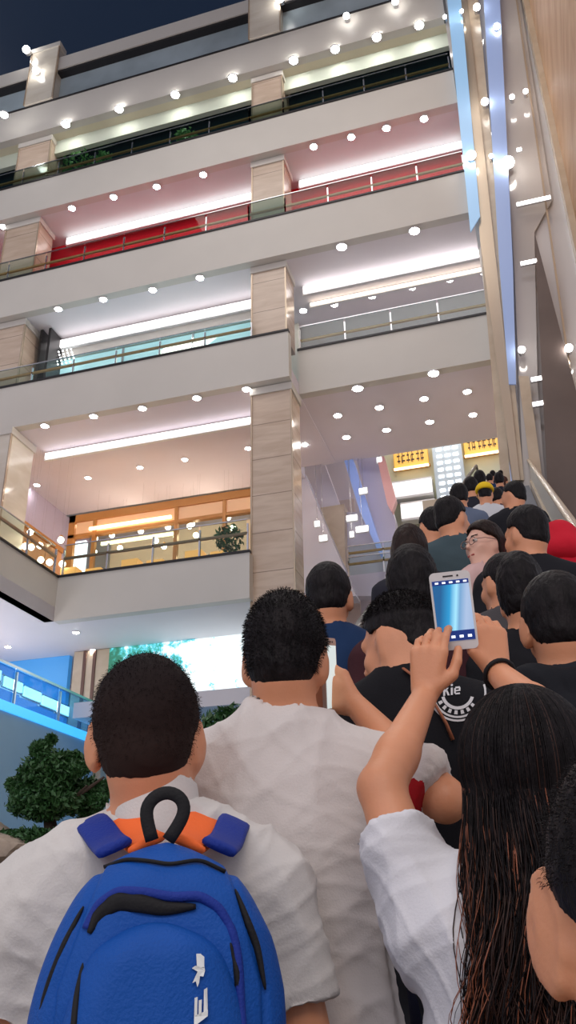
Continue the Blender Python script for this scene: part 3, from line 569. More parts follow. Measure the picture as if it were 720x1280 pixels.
def surf(f, lo, hi, h):
    lo = np.array(lo, float)-2*h; hi = np.array(hi, float)+2*h; Bk = 8
    nb = np.ceil((hi-lo)/(h*Bk)).astype(int)
    cI = np.stack(np.meshgrid(*[np.arange(n) for n in nb], indexing='ij'), -1).reshape(-1, 3)
    cP = (lo+(cI+.5)*Bk*h-.5*h).astype(np.float32); d = f(cP); act = np.abs(d) < Bk*h*.87*1.5+.004
    V = np.repeat(np.repeat(np.repeat(d.reshape(nb), Bk, 0), Bk, 1), Bk, 2).astype(np.float32)
    off = np.stack(np.meshgrid(*[np.arange(Bk)]*3, indexing='ij'), -1).reshape(-1, 3)
    A = cI[act]
    for s0 in range(0, len(A), 600):
        I = (A[s0:s0+600, None, :]*Bk+off[None]).reshape(-1, 3); V[I[:, 0], I[:, 1], I[:, 2]] = f((lo+I*h).astype(np.float32))
    V[0] = V[-1] = 1; V[:, 0] = V[:, -1] = 1; V[:, :, 0] = V[:, :, -1] = 1
    S = V < 0; n = np.array(S.shape)-1; cnt = np.zeros(n, np.int8)
    cor = [(i, j, k) for i in (0, 1) for j in (0, 1) for k in (0, 1)]
    sl = lambda c: tuple(slice(c[t], c[t]+n[t]) for t in range(3))
    for c in cor: cnt += S[sl(c)]
    ac = (cnt > 0) & (cnt < 8); idx = -np.ones(n, np.int64); C = np.argwhere(ac); idx[ac] = np.arange(len(C))
    pos = np.zeros((len(C), 3)); w = np.zeros(len(C))
    for a in cor:
        for ax in range(3):
            if a[ax]: continue
            b = list(a); b[ax] = 1; va = V[C[:, 0]+a[0], C[:, 1]+a[1], C[:, 2]+a[2]]; vb = V[C[:, 0]+b[0], C[:, 1]+b[1], C[:, 2]+b[2]]
            m = (va < 0) != (vb < 0); tt = np.where(m, va/np.where(m, va-vb, 1), 0); p = np.tile(np.array(a, float), (len(C), 1)); p[:, ax] += tt; pos[m] += p[m]; w[m] += 1
    P = lo+(C+pos/w[:, None])*h; Q = []
    for ax in range(3):
        a0 = [slice(None)]*3; a1 = [slice(None)]*3; a0[ax] = slice(0, -1); a1[ax] = slice(1, None)
        E = np.argwhere(S[tuple(a0)] != S[tuple(a1)]); u, v = [(1, 2), (2, 0), (0, 1)][ax]
        E = E[(E[:, u] > 0) & (E[:, v] > 0) & (E[:, u] < n[u]) & (E[:, v] < n[v])]
        ins = S[E[:, 0], E[:, 1], E[:, 2]]
        def g(du, dv): e = E.copy(); e[:, u] -= du; e[:, v] -= dv; return idx[e[:, 0], e[:, 1], e[:, 2]]
        q = np.stack([g(1, 1), g(0, 1), g(0, 0), g(1, 0)], 1); q[~ins] = q[~ins][:, ::-1]; Q.append(q)
    Q = np.vstack(Q); return P, Q[(Q >= 0).all(1)]
def vnorm(P, Q):
    fn = np.cross(P[Q[:, 2]]-P[Q[:, 0]], P[Q[:, 3]]-P[Q[:, 1]]); N = np.zeros_like(P)
    for k in range(4): np.add.at(N, Q[:, k], fn)
    return N/(np.linalg.norm(N, axis=1)[:, None]+1e-12)
def folds(P, amp, sd=0, fr=1.0):
    g = np.random.default_rng(sd); d = np.zeros(len(P))
    w = np.stack([np.sin(P@g.normal(size=3)*7*fr+g.uniform(0, 6)) for _ in range(3)], 1)*.035
    for i in range(7):
        k = g.normal(size=3)*np.array([1, 1, .55]); k /= np.linalg.norm(k); f0 = g.uniform(9, 30)*fr
        x = np.sin((P+w)@k*f0+g.uniform(0, 6)); d += (1-np.abs(x))**2*9/f0
    if amp > .009:                       # pulled cloth: narrower creases in patches
        m = np.clip(np.sin(P@g.normal(size=3)*6+1)+np.sin(P@g.normal(size=3)*9), 0, 1)
        for i in range(6):
            k = g.normal(size=3)*np.array([.5, .5, 1]); k /= np.linalg.norm(k); x = np.sin((P+w*1.2)@k*g.uniform(38, 75)+g.uniform(0, 6)); d += (1-np.abs(x))**3*.22*(m if i % 2 else 1-m*.7)
    return amp*(d/ .9-1)
SKIN = mat('skin', (.66, .29, .155), .5, var=.07, vs=9, sss=.12, bump=.05, bs=180)
SKINR = mat('skin_pale', (.72, .42, .32), .5, var=.05, vs=9, sss=.12)
HAIR = mat('black_hair', (.010, .008, .009), .48, var=.5, vs=60, bump=.4, bs=90, stretch=(1, 1, .35), spec=.12)
HAIRB = mat('dark_brown_hair', (.018, .009, .007), .45, var=.5, vs=60, bump=.4, bs=80, stretch=(1, 1, .3), spec=.15)
PANTS = mat('dark_trousers', (.03, .032, .045), .8, bump=.2, bs=30); SHOE = mat('shoe', (.05, .05, .05), .5); SHOEW = mat('white_shoe', (.7, .7, .7), .5)
def cloth(name, c, rough=.85, bump=.12): return mat(name, c, rough, bump=bump, bs=260, var=.04, vs=4, spec=.2)
def hand_fs(w, d, n, t, curl=(.35, .4, .45, .5), thumb=(.3, .3), s=1.0, spread=.0):
    """wrist w, direction d to the fingers, palm normal n, thumb side t"""
    w, d, n, t = [np.array(v, float) for v in (w, d, n, t)]; d /= np.linalg.norm(d); n -= d*(n@d); n /= np.linalg.norm(n)
    t0 = np.cross(d, n); t = t0 if t0@t > 0 else -t0
    fs = []; ends = []
    for i, (o, L) in enumerate(zip((.030, .010, -.010, -.029), (.072, .080, .074, .060))):
        k = w+(d*(.088-.003*abs(i-1))+t*o)*s; fs.append(rc(w+d*.012*s+t*o*.55*s, k, .0155*s, .0115*s)); a = 0; p = k
        for j, q in enumerate((.46, .30, .24)):
            a += curl[i]*(.9 if j == 0 else 1.15); v = d*math.cos(a)+n*math.sin(a)+t*spread*(1.5-i)*(j == 0); v /= np.linalg.norm(v)
            p2 = p+v*L*q*s; ends.append(rc(p, p2, (.0092-.0008*j-.0008*(i == 3))*s, (.0085-.0009*j-.0008*(i == 3))*s)); p = p2
    b = w+(d*.018+t*.022)*s; m = b+(d*.62+t*.62+n*thumb[0])*.040*s; e = m+(d*.90+t*.18+n*thumb[1])*.032*s; e2 = e+(d*.95-t*.05+n*thumb[1]*1.3)*.026*s
    ends += [rc(b, m, .0155*s, .0125*s), rc(m, e, .0115*s, .0102*s), rc(e, e2, .0102*s, .0088*s)]
    return fs, ends
def person(label, px, py, k, yaw=0, hyaw=0, hpitch=0, hroll=0, shirt=('grey_shirt', (.2, .2, .2)), hair='short', hairm=None, pants=None, h=None, arms={}, hands={}, tilt=0, w=1.0,
           sleeve=.55, collar=False, eyes=False, cap=None, skin=None, zadj=0, sleeve_trim=None, low=1.535, earmul=1.0, shoes=None, long_sleeve=False, longhair=None, hw=.94, fold=.006, earw=1.0, earo=.0, hoff=(0, 0, 0), shd=0, hood=False, shsq=1.0):
    hp = at(px, py, k); Y = hp[1]; fz = step_z(Y); H = (hp[2]-fz)/.9505; s = H/1.72
    yaw = math.radians(yaw); hy, hpi, hr = math.radians(hyaw), math.radians(hpitch), math.radians(hroll)
    root = empty('person', (hp[0], hp[1], fz), yaw); tag(root, label, 'person')
    Rz = np.array([[math.cos(yaw), -math.sin(yaw), 0], [math.sin(yaw), math.cos(yaw), 0], [0, 0, 1]])
    O = np.array([hp[0], hp[1], fz]); L = lambda q: (np.array(q, float)-O)@Rz      # world -> local
    h = h or min(.03, max(.0048, .0031*k)); sk = skin or SKIN
    S = lambda *v: tuple(np.array(v)*s)
    hc = np.array(S(0, 0, 1.52)); e = Matrix.Rotation(hy, 3, 'Z') @ Matrix.Rotation(hpi, 3, 'X') @ Matrix.Rotation(hr, 3, 'Y'); R = np.array(e)
    ho_ = np.array(S(*hoff), np.float32); HX = lambda f: (lambda P, f=f: xf(f, R, hc)(P-ho_))
    # --- head
    hd = [ell(S(0, -.010, 1.632), S(.074*hw, .093, .088)), ell(S(0, .022, 1.575), S(.060*hw, .068, .078)), rc(S(0, .066, 1.512), S(0, .03, 1.53), .022*s, .04*s),
          rc(S(0, .082, 1.615), S(0, .108, 1.578), .008*s, .0135*s), ell(S(.0, .086, 1.535), S(.024, .012, .010)), rc(S(-.03, .078, 1.632), S(.03, .078, 1.632), .012*s, .012*s),
          ell(S(-.034, .062, 1.575), S(.026, .024, .026)), ell(S(.034, .062, 1.575), S(.026, .024, .026)), ell(S(0, -.045, 1.56), S(.058*hw, .055, .06))]
    headf = U_(hd, .022*s)
    eye_s = [ell(S(sx*.032, .094, 1.608), S(.016, .012, .009)) for sx in (-1, 1)]
    for q in eye_s: headf = cut(headf, q)
    ears = []
    for sx in (-1, 1):
        ef = U_([ell(S(sx*(.083*hw+.008+earo), -.012, 1.594), S(.007, .020*earmul, .032*earmul)), ell(S(sx*(.079*hw+.002+earo*.6), -.004, 1.572), S(.010, .013, .017)), rc(S(sx*.068*hw, .004, 1.60), S(sx*(.080*hw+.004+earo), -.008, 1.596), .012*s, .010*s)], .01*s)
        if k < 3:
            x0 = sx*(.083*hw+.012+earo); el_ = [S(x0-sx*(.011*max(0, (a-1.0)/1.6)**1.3+.006*max(0, (-a-.7)/.8)+.003), -.010-.021*math.cos(a)*earmul, 1.596+.033*math.sin(a)*earmul) for a in np.linspace(-1.5, 2.6, 8)]
            ef = U_([ef]+[rc(el_[i], el_[i+1], .0052*s, .0052*s) for i in range(7)], .005*s)
        ef = cut(ef, ell(S(sx*(.096*hw+.008+earo), .004, 1.598), S(.008, .013, .022)))
        Re = np.array(Matrix.Rotation(-sx*.5*earw, 3, 'Z')); ears.append(xf(ef, Re, S(sx*.078*hw, .006, 1.60)))
    headf = U_([headf]+ears, .008*s); headw = HX(headf)
    # --- joints
    sh = {-1: np.array(S(-.168*w, -.012, 1.375-shd)), 1: np.array(S(.168*w, -.012, 1.375-shd))}
    J = {}
    for sx, nm in ((-1, 'L'), (1, 'R')):
        if nm in arms:
            el, wr = [L(q) for q in arms[nm]]
            lift = max(0, (el[2]-sh[sx][2])); sh[sx] = sh[sx]+np.array([0, .02, .04])*min(1, lift/.2)*s+np.array([0, .01, 0])
        else: el = np.array(S(sx*.225*w, -.02, 1.13)); wr = np.array(S(sx*.235*w, .06, .895))
        J[sx] = (sh[sx], el, wr)
    wd = lambda v: v*w
    def torso(inf, kk=.06):
        return U_([ell(S(0, .0, 1.27), S(.158*w+inf, .108*shsq+inf, .21)), ell(S(0, .004, 1.06), S(.142*w+inf, .100*shsq+inf, .19)), ell(S(0, -.01, .93), S(.160*w+inf, .112+inf, .135)),
            rc(S(-.105*w, -.012, 1.375-shd), S(.105*w, -.012, 1.375-shd), (.060+inf)*s, (.060+inf)*s), rc(S(-.025, -.02, 1.462), tuple(sh[-1]+np.array([.02, 0, .010])), (.042+inf)*s, (.044+inf)*s),
            rc(S(.025, -.02, 1.462), tuple(sh[1]+np.array([-.02, 0, .010])), (.042+inf)*s, (.044+inf)*s)], kk*s)
    armf = []
    for sx in (-1, 1):
        a, b, c = J[sx]; armf += [rc(a, b, .050*s, .038*s), rc(b, b+(c-b)*.35, .039*s, .037*s), rc(b+(c-b)*.3, c, .037*s, .0235*s)]
    neck = [rc(S(0, -.022, 1.44), tuple(hc+np.array(S(0, -.012, .05))), .056*s, .050*s)]
    legs = []
    for sx in (-1, 1): legs += [rc(S(sx*.088, 0, .90), S(sx*.098, .015, .50), .085*s, .055*s), rc(S(sx*.098, .012, .50), S(sx*.10, -.015, .09), .052*s, .037*s), rc(S(sx*.10, -.03, .035), S(sx*.115, .13, .028), .034*s, .026*s)]
    hf = []; he = []
    for sx, nm in ((-1, 'L'), (1, 'R')):
        a, b, c = J[sx]
        if nm in hands: q = hands[nm]; f1, f2 = hand_fs(c, L(np.array(q['d'])+O), L(np.array(q['n'])+O), L(np.array(q['t'])+O), q.get('curl', (.4,)*4), q.get('thumb', (.3, .3)), q.get('s', s), q.get('spread', 0))
        else: f1, f2 = hand_fs(c, (c-b)+np.array([0, .02, -.05]), (-sx, 0.15, 0), (0, 1, 0), s=s)
        hf += f1; he += f2
    body0 = U_([torso(0)]+neck+[headw]+legs, .035*s); arm1 = U_(armf, .012*s); hand1 = U_([U_(hf, .010*s)]+he, .004*s)
    body = lambda P: smin(smin(body0(P), arm1(P), .03*s), hand1(P), .010*s)
    allp = np.array([j for v in J.values() for j in v]+[S(-.3, -.2, 0), S(.3, .25, 1.75)]); lo = allp.min(0)-.14; hi = allp.max(0)+.14; lo[2] = max(lo[2], -.02)
    P, Q = surf(body, lo, hi, h); o = np_mesh('body', P, Q, sk, root)
    # --- shirt
    mS = cloth(*shirt); inf = .013
    sl = []
    for sx in (-1, 1):
        a, b, c = J[sx]
        if long_sleeve:
            sl += [rc(a, b, .064*s, .052*s), rc(b, b+(c-b)*.92, .052*s, .036*s)]
        else:
            e_ = a+(b-a)*sleeve; dr = (b-a)/np.linalg.norm(b-a); g = rc(a, a+(b-a)*(sleeve+.15), .064*s, .066*s); sl.append(inter(g, half(dr, e_)))
    tor = torso(inf)
    def shirtf(P):
        d = smin(tor(P), sl[0](P), .05*s)
        for g in sl[1:]: d = smin(d, g(P), .05*s if not long_sleeve else .02*s)
        return np.maximum(d, -(P[:, 2]-.86*s))
    nh = rc(S(0, -.014, 1.44 if not collar else 1.43), S(0, .012, 1.60), .061*s, .085*s)
    sf = cut(shirtf, nh)
    P, Q = surf(sf, lo, hi, h*1.05); P = P+vnorm(P, Q)*folds(P/s, fold, int(px))[:, None]*(1 if k < 5 else .5)
    so = np_mesh('shirt', P, Q, mS, root)
    rimf = lambda z0, z1, r0, th: (lambda P: np.maximum(np.maximum(np.abs(np.sqrt((P[:, 0]**2+((P[:, 1]+.018*s)*.93)**2))-(r0-(P[:, 2]/s-z0)*.16)*s)-th*s, P[:, 2]-z1*s-.18*(P[:, 1]*-1-.0)), z0*s-.02-P[:, 2]))
    if collar: P, Q = surf(rimf(1.450, 1.532, .0655, .0042), S(-.12, -.14, 1.40), S(.12, .12, 1.58), .0032 if k < 2 else .007); np_mesh('collar', P, Q, mS, root); P, Q = surf(rimf(1.445, 1.522, .0735, .0035), S(-.12, -.14, 1.40), S(.12, .12, 1.58), .0032 if k < 2 else .007); np_mesh('collar_fold', P, Q, mS, root)
    elif k < 2.3: P, Q = surf(rimf(1.450, 1.462, .0665, .006), S(-.12, -.14, 1.42), S(.12, .12, 1.52), .004); np_mesh('neckband', P, Q, mS, root)
    if sleeve_trim:
        for sx in (1,):
            a, b, c = J[sx]; dr = (b-a)/np.linalg.norm(b-a); e_ = a+(b-a)*sleeve
            g = inter(inter(rc(a, b+(b-a)*.3, .069*s, .070*s), half(dr, e_+dr*.006)), half(-dr, e_-dr*.02)); P, Q = surf(g, lo, hi, h); np_mesh('sleeve_band', P, Q, cloth('red_band', (.35, .01, .015)), root)
    # --- trousers, shoes
    lg = []
    for sx in (-1, 1): lg += [rc(S(sx*.088, 0, .90), S(sx*.098, .012, .50), .100*s, .072*s), rc(S(sx*.098, .012, .50), S(sx*.10, -.015, .10), .070*s, .060*s)]
    pf = U_([ell(S(0, -.01, .92), S(.168*w, .122, .12))]+lg, .03*s); P, Q = surf(pf, S(-.35, -.3, .03), S(.35, .3, 1.1), max(h*1.6, .012)); np_mesh('trousers', P, Q, pants or PANTS, root)
    for sx in (-1, 1):
        f = inter(U_([rc(S(sx*.10, -.035, .045), S(sx*.116, .145, .035), .046*s, .036*s), rc(S(sx*.10, -.02, .05), S(sx*.10, -.02, .10), .045*s, .045*s)], .02), half((0, 0, -1), (0, 0, .002)))
        P, Q = surf(f, S(sx*.1-.1, -.12, 0), S(sx*.1+.1, .24, .17), .012); np_mesh('shoe', P, Q, shoes or SHOE, root)
    # --- hair
    hm = hairm or HAIR
    def shortf(inflate=.012, low=1.535, grow=0):
        base = U_([ell(S(0, -.014, 1.636+grow*.4), S(.076*hw+inflate, .094+inflate, .089+inflate+grow)), ell(S(0, -.050, 1.575), S(.062*hw+inflate*.5, .060+inflate*.5, .058))], .02*s)
        def line(P):
            y = P[:, 1]/s; ax = np.abs(P[:, 0])/s
            z = np.interp(y, [-.12, -.075, -.045, -.015, .01, .03, .055, .08, .11], [low, low, low+.02, 1.625, 1.635, 1.632, 1.665, 1.685, 1.70]); z = z+np.where(y < -.03, .25*ax*0, 0); return z*s-P[:, 2]
        return lambda P: np.maximum(base(P), line(P))
    hroot = None; ho = None
    if hair in ('short', 'puffy', 'cap'):
        gr, inf_ = (0.006, .011) if hair == 'short' else ((.028, .026) if hair == 'puffy' else (.0, .008))
        f = HX(shortf(inf_, low if hair != 'puffy' else 1.50, gr)); P, Q = surf(f, np.array(S(-.2, -.22, 1.42)), np.array(S(.2, .2, 1.86)), min(h, .012)*.85)
        P = P+vnorm(P, Q)*(folds(P/s, .004 if hair == 'short' else .008, 3, 3.0))[:, None]; ho = np_mesh('hair', P, Q, hm, root)
    elif hair in ('long', 'bun', 'tied'):
        fl = [shortf(.018, 1.50, .010)]
        if hair == 'long': fl += [rc(S(0, -.055, 1.60), S(0, -.10, 1.36), .085*s, .075*s), rc(S(-.05, -.03, 1.60), S(-.075, -.07, 1.38), .05*s, .04*s), rc(S(.05, -.03, 1.60), S(.075, -.07, 1.38), .05*s, .04*s)]
        if hair == 'bun': fl += [ell(S(0, -.12, 1.66), S(.045, .04, .045))]
        if hair == 'tied': fl += [rc(S(0, -.10, 1.62), S(0, -.14, 1.45), .03*s, .018*s)]
        f = HX(U_(fl, .03*s)); P, Q = surf(f, np.array(S(-.22, -.28, 1.25)), np.array(S(.22, .2, 1.86)), min(h, .012)); P = P+vnorm(P, Q)*folds(P/s, .005, 3, 2.5)[:, None]; ho = np_mesh('hair', P, Q, hm, root)
    if hair == 'cap' and cap:
        c = empty('baseball_cap'); 
    if eyes:
        for sx in (-1, 1):
            P, Q = surf(HX(ell(S(sx*.032, .082, 1.608), S(.014, .012, .010))), S(-.2, -.2, 1.5), S(.2, .2, 1.75), .003); eo = np_mesh('eye', P, Q, mat('eye_white', (.7, .68, .66), .3), root)
            P, Q = surf(HX(ell(S(sx*.032, .0925, 1.608), S(.006, .0035, .006))), S(-.2, -.2, 1.5), S(.2, .2, 1.75), .002); np_mesh('iris', P, Q, mat('iris', (.02, .012, .01), .2), eo)
            P, Q = surf(HX(rc(S(sx*.018, .092, 1.634), S(sx*.05, .078, 1.636), .004*s, .003*s)), S(-.2, -.2, 1.5), S(.2, .2, 1.75), .003); np_mesh('eyebrow', P, Q, hm, root)
        P, Q = surf(HX(U_([rc(S(-.02, .092, 1.536), S(.02, .092, 1.536), .0055*s, .0055*s)], .01)), S(-.2, -.2, 1.45), S(.2, .2, 1.75), .003); np_mesh('lips', P, Q, mat('lips', (.42, .10, .09), .4), root)
    return dict(root=root, O=O, Rz=Rz, s=s, L=L, S=S, HX=HX, R=R, hc=hc, hair=ho, J=J, h=h)
def strands(src, n, L, r, m, name='hair_strands', up_=.25, sd=1, parent=None, lowcut=.028):
    me = src.data; nv = len(me.vertices); co = np.empty(nv*3); me.vertices.foreach_get('co', co); co = co.reshape(-1, 3)
    no = np.empty(nv*3); me.vertices.foreach_get('normal', no); no = no.reshape(-1, 3); g = np.random.default_rng(sd); zc = co[:, 2].min()+lowcut; ok_ = np.where(co[:, 2] > zc)[0]; I = ok_[g.integers(0, len(ok_), n)]
    p = co[I]+g.normal(size=(n, 3))*.002; d = no[I]+g.normal(size=(n, 3))*.22; d[:, 2] -= up_; d[:, 1] -= .1; d /= np.linalg.norm(d, axis=1)[:, None]; l = L*g.uniform(.5, 1.1, n)[:, None]
    a = np.cross(d, g.normal(size=(n, 3))); a /= np.linalg.norm(a, axis=1)[:, None]; b = np.cross(d, a); vs = []
    pm = p+d*l*.55; pe = p+d*l*.9+np.array([0, 0, -1])*l*.3
    for q, rr in ((p, r), (pm, r*.8)):
        for t in range(3): vs.append(q+(a*math.cos(t*2.094)+b*math.sin(t*2.094))*rr)
    vs.append(pe); V = np.stack(vs, 1).reshape(-1, 3); base = np.arange(n)[:, None]*7; F_ = []
    for t in range(3): u = (t+1) % 3; F_ += [[t, u, 3+u, 3+t], [3+t, 3+u, 6, 6]]
    F4 = np.vstack([base+np.array([[f[0], f[1], f[2], f[3]]]) for f in F_ if f[3] != f[2]])
    F3 = np.vstack([base+np.array([[f[0], f[1], f[2]]]) for f in F_ if f[3] == f[2]])
    me2 = bpy.data.meshes.new(name); me2.from_pydata(V.tolist(), [], F4.tolist()+F3.tolist()); me2.materials.append(m)
    o = bpy.data.objects.new(name, me2); COL.objects.link(o); o.parent = parent or src; return o
vw = lambda px: math.degrees(math.atan2(*(lambda d: (-d[0], d[1]))(ray(px, 640))))   # heading that looks straight away from the viewer along that column
def dirw(a, b): d = np.array(b)-np.array(a); return d/np.linalg.norm(d)

def fade_hair():
    m = bpy.data.materials.new('faded_crop_hair'); m.use_nodes = True; nt = m.node_tree; n = nt.nodes; L = nt.links; b = n['Principled BSDF']; b.inputs['Roughness'].default_value = .7; b.inputs['Specular IOR Level'].default_value = .1
    tc = n.new('ShaderNodeTexCoord'); sp = n.new('ShaderNodeSeparateXYZ'); L.new(tc.outputs['Object'], sp.inputs[0]); no = n.new('ShaderNodeTexNoise'); no.inputs['Scale'].default_value = 14; L.new(tc.outputs['Object'], no.inputs['Vector'])
    ma = n.new('ShaderNodeMath'); ma.operation = 'MULTIPLY_ADD'; ma.inputs[1].default_value = .09; L.new(no.outputs['Fac'], ma.inputs[0]); L.new(sp.outputs[2], ma.inputs[2])
    mr = n.new('ShaderNodeMapRange'); mr.inputs[1].default_value = 1.60; mr.inputs[2].default_value = 1.78; L.new(ma.outputs[0], mr.inputs[0]); r = n.new('ShaderNodeValToRGB')
    r.color_ramp.elements[0].color = (.026, .015, .013, 1); r.color_ramp.elements[1].color = (.007, .006, .008, 1); L.new(mr.outputs[0], r.inputs[0]); L.new(r.outputs[0], b.inputs['Base Color']); return m
FADE = fade_hair()
# ---- schoolboy with the backpack
boy = person('person in white short-sleeved shirt with cropped hair wearing a blue backpack', 200, 898, 1.40, yaw=24, hroll=-2, hpitch=4, hoff=(-.018, 0, -.006), earo=.006, shd=.02, shirt=('white_school_shirt', (.62, .60, .58)), collar=True, w=1.06, sleeve=.62, fold=.012, earw=1.3, hw=1.02, h=.005, hairm=FADE)
strands(boy['hair'], 9000, .0045, .0004, FADE)
# backpack
s = 1.0; bp = empty('backpack', tuple(boy['O']), math.radians(24)); tag(bp, 'blue backpack with orange-lined straps and black top loop worn by the boy', 'backpack')
zt = boy['L'](at(213, 1047, 1.06))[2]; by = -.165
def rbox(c, r, rad, top=.0):
    c = np.array(c, np.float32); r = np.array(r, np.float32)
    def f(P):
        p = P-c; z = p[:, 2]/r[2]; taper = 1-.72*np.clip(z-.08, 0, 1)**2.3
        q = np.stack([np.abs(p[:, 0])-(r[0]*taper-rad), np.abs(p[:, 1])-(r[1]*(1-.35*np.clip(z, 0, 1)**2)-rad), np.abs(p[:, 2])-(r[2]-rad)], 1)
        return np.linalg.norm(np.maximum(q, 0), axis=1)+np.minimum(q.max(1), 0)-rad
    return f
BLUE = cloth('royal_blue_nylon', (.006, .078, .37), .55, .2); BLUED = cloth('deep_blue_nylon', (.012, .035, .27), .6, .2); ORANGE = cloth('orange_mesh', (.95, .17, .04), .7); BLK = cloth('black_webbing', (.012, .012, .014), .6)
pkx = boy['L'](at(203, 1200, 1.10))[0]
mc = (pkx, by-.075, zt-.24); mr = (.146, .085, .245)
P, Q = surf(rbox(mc, mr, .075), (-.3, -.45, zt-.6), (.3, 0, zt+.05), .0042)
def ridge(P, z0, x0, amp): return amp
nrm = vnorm(P, Q); P = P+nrm*(folds(P, .0035, 11, .8))[:, None]
xr = np.abs(P[:, 0]-pkx); seam = np.exp(-((xr-(.118-.30*np.clip(P[:, 2]-(zt-.16), 0, 1)))/.004)**2); P = P-nrm*(seam*.005)[:, None]
np_mesh('main_compartment', P, Q, BLUE, bp)
yb = by-.16
fc = (pkx-.008, yb+.012, zt-.315); fr_ = (.112, .050, .225); P, Q = surf(rbox(fc, fr_, .045), (-.3, -.45, zt-.62), (.3, 0, zt), .0042); P = P+vnorm(P, Q)*folds(P, .004, 5, .9)[:, None]; np_mesh('front_pocket', P, Q, BLUE, bp)
# flap piping above pocket, black zip openings
fy = lambda z: yb-.004-.0*z
def arc(xs, zs, y): return [(x, y(x, z) if callable(y) else y, z) for x, z in zip(xs, zs)]
def onback(x, z):   # y of the outermost surface of pack at (x,z)
    ys = np.linspace(-.42, -.05, 120); PP = np.stack([np.full(120, x), ys, np.full(120, z)], 1).astype(np.float32)
    d = np.minimum(rbox(mc, mr, .075)(PP), rbox(fc, fr_, .045)(PP)); i = np.argmax(d < 0); return ys[i] if (d < 0).any() else by-.08
def strip_on(name, pts, r, m, off=-.002, seg=10, parent=bp):
    P3 = []
    for i in range(len(pts)-1):
        for t in np.linspace(0, 1, 9)[:-1 if i < len(pts)-2 else None]:
            x = pts[i][0]*(1-t)+pts[i+1][0]*t; z = pts[i][1]*(1-t)+pts[i+1][1]*t; P3.append((x, z))
    A = np.array(P3); 
    for _ in range(6): A[1:-1] = (A[:-2]+A[1:-1]*2+A[2:])/4
    Y = np.array([onback(x, z) for x, z in A]); 
    for _ in range(4): Y[1:-1] = (Y[:-2]+Y[1:-1]*2+Y[2:])/4
    n = len(A); rr = [(q[0], q[1]) for q in ([r]*n if not callable(r) else [r(i/(n-1)) for i in range(n)])]
    bm = bmesh.new(); tube(bm, [(A[i, 0], Y[i]+off, A[i, 1]) for i in range(n)], rr, seg); return bm_obj(name, bm, m, parent, True)
XP = lambda x: boy['L'](at(x, 1150, .98))[0]; ZP = lambda y: boy['L'](at(210, y, .98))[2]
cxs = lambda l: [(XP(a), ZP(b)) for a, b in l]
strip_on('zip_opening', cxs([(112, 1165), (122, 1140), (145, 1124), (175, 1128), (205, 1136), (245, 1133)]), lambda t: (.004, .003+.0075*math.sin(math.pi*min(1, t*1.0))**.8), BLK, -.001)
strip_on('flap_piping', cxs([(108, 1160), (120, 1128), (145, 1111), (180, 1114), (215, 1121), (250, 1119), (275, 1135), (292, 1165), (300, 1200), (304, 1290)]), (.006, .006), BLUED, 0)
tp_ = lambda a: (lambda t: (a*(.25+.75*math.sin(math.pi*t)**.6), a*1.2*(.2+.8*math.sin(math.pi*t)**.6)))
strip_on('zip_side', cxs([(109, 1195), (105, 1240), (107, 1330)]), tp_(.004), BLK)
strip_on('zip_side', cxs([(290, 1180), (298, 1215), (302, 1250), (304, 1330)]), tp_(.0035), BLK)
strip_on('top_seam', cxs([(120, 1075), (150, 1066), (180, 1070), (210, 1076), (250, 1068), (285, 1085)]), (.002, .0025), BLK)
strip_on('side_piping', cxs([(100, 1130), (80, 1180), (64, 1235), (50, 1320)]), tp_(.004), BLK, .0)
strip_on('side_piping', cxs([(298, 1110), (312, 1150), (326, 1185), (336, 1240)]), tp_(.004), BLK, .0)
# haul loop
lp = [(boy['L'](at(a, b, 1.09))[0], by-.075, boy['L'](at(a, b, 1.09))[2]) for a, b in ((190, 1050), (182, 1020), (183, 1003), (195, 989), (211, 984), (226, 991), (232, 1005), (228, 1022), (210, 1050))]
Lp = [Vector(q) for q in lp]; A = np.array([list(v) for v in Lp]); A = np.vstack([A[i]*(1-t)+A[i+1]*t for i in range(8) for t in (0, .34, .67)]+[A[8:9]])
for _ in range(3): A[1:-1] = (A[:-2]+A[1:-1]*2+A[2:])/4
bm = bmesh.new(); tube(bm, A, (.0085, .0035), 10, ref=(0, 1, 0)); bm_obj('haul_loop', bm, BLK, bp, True)
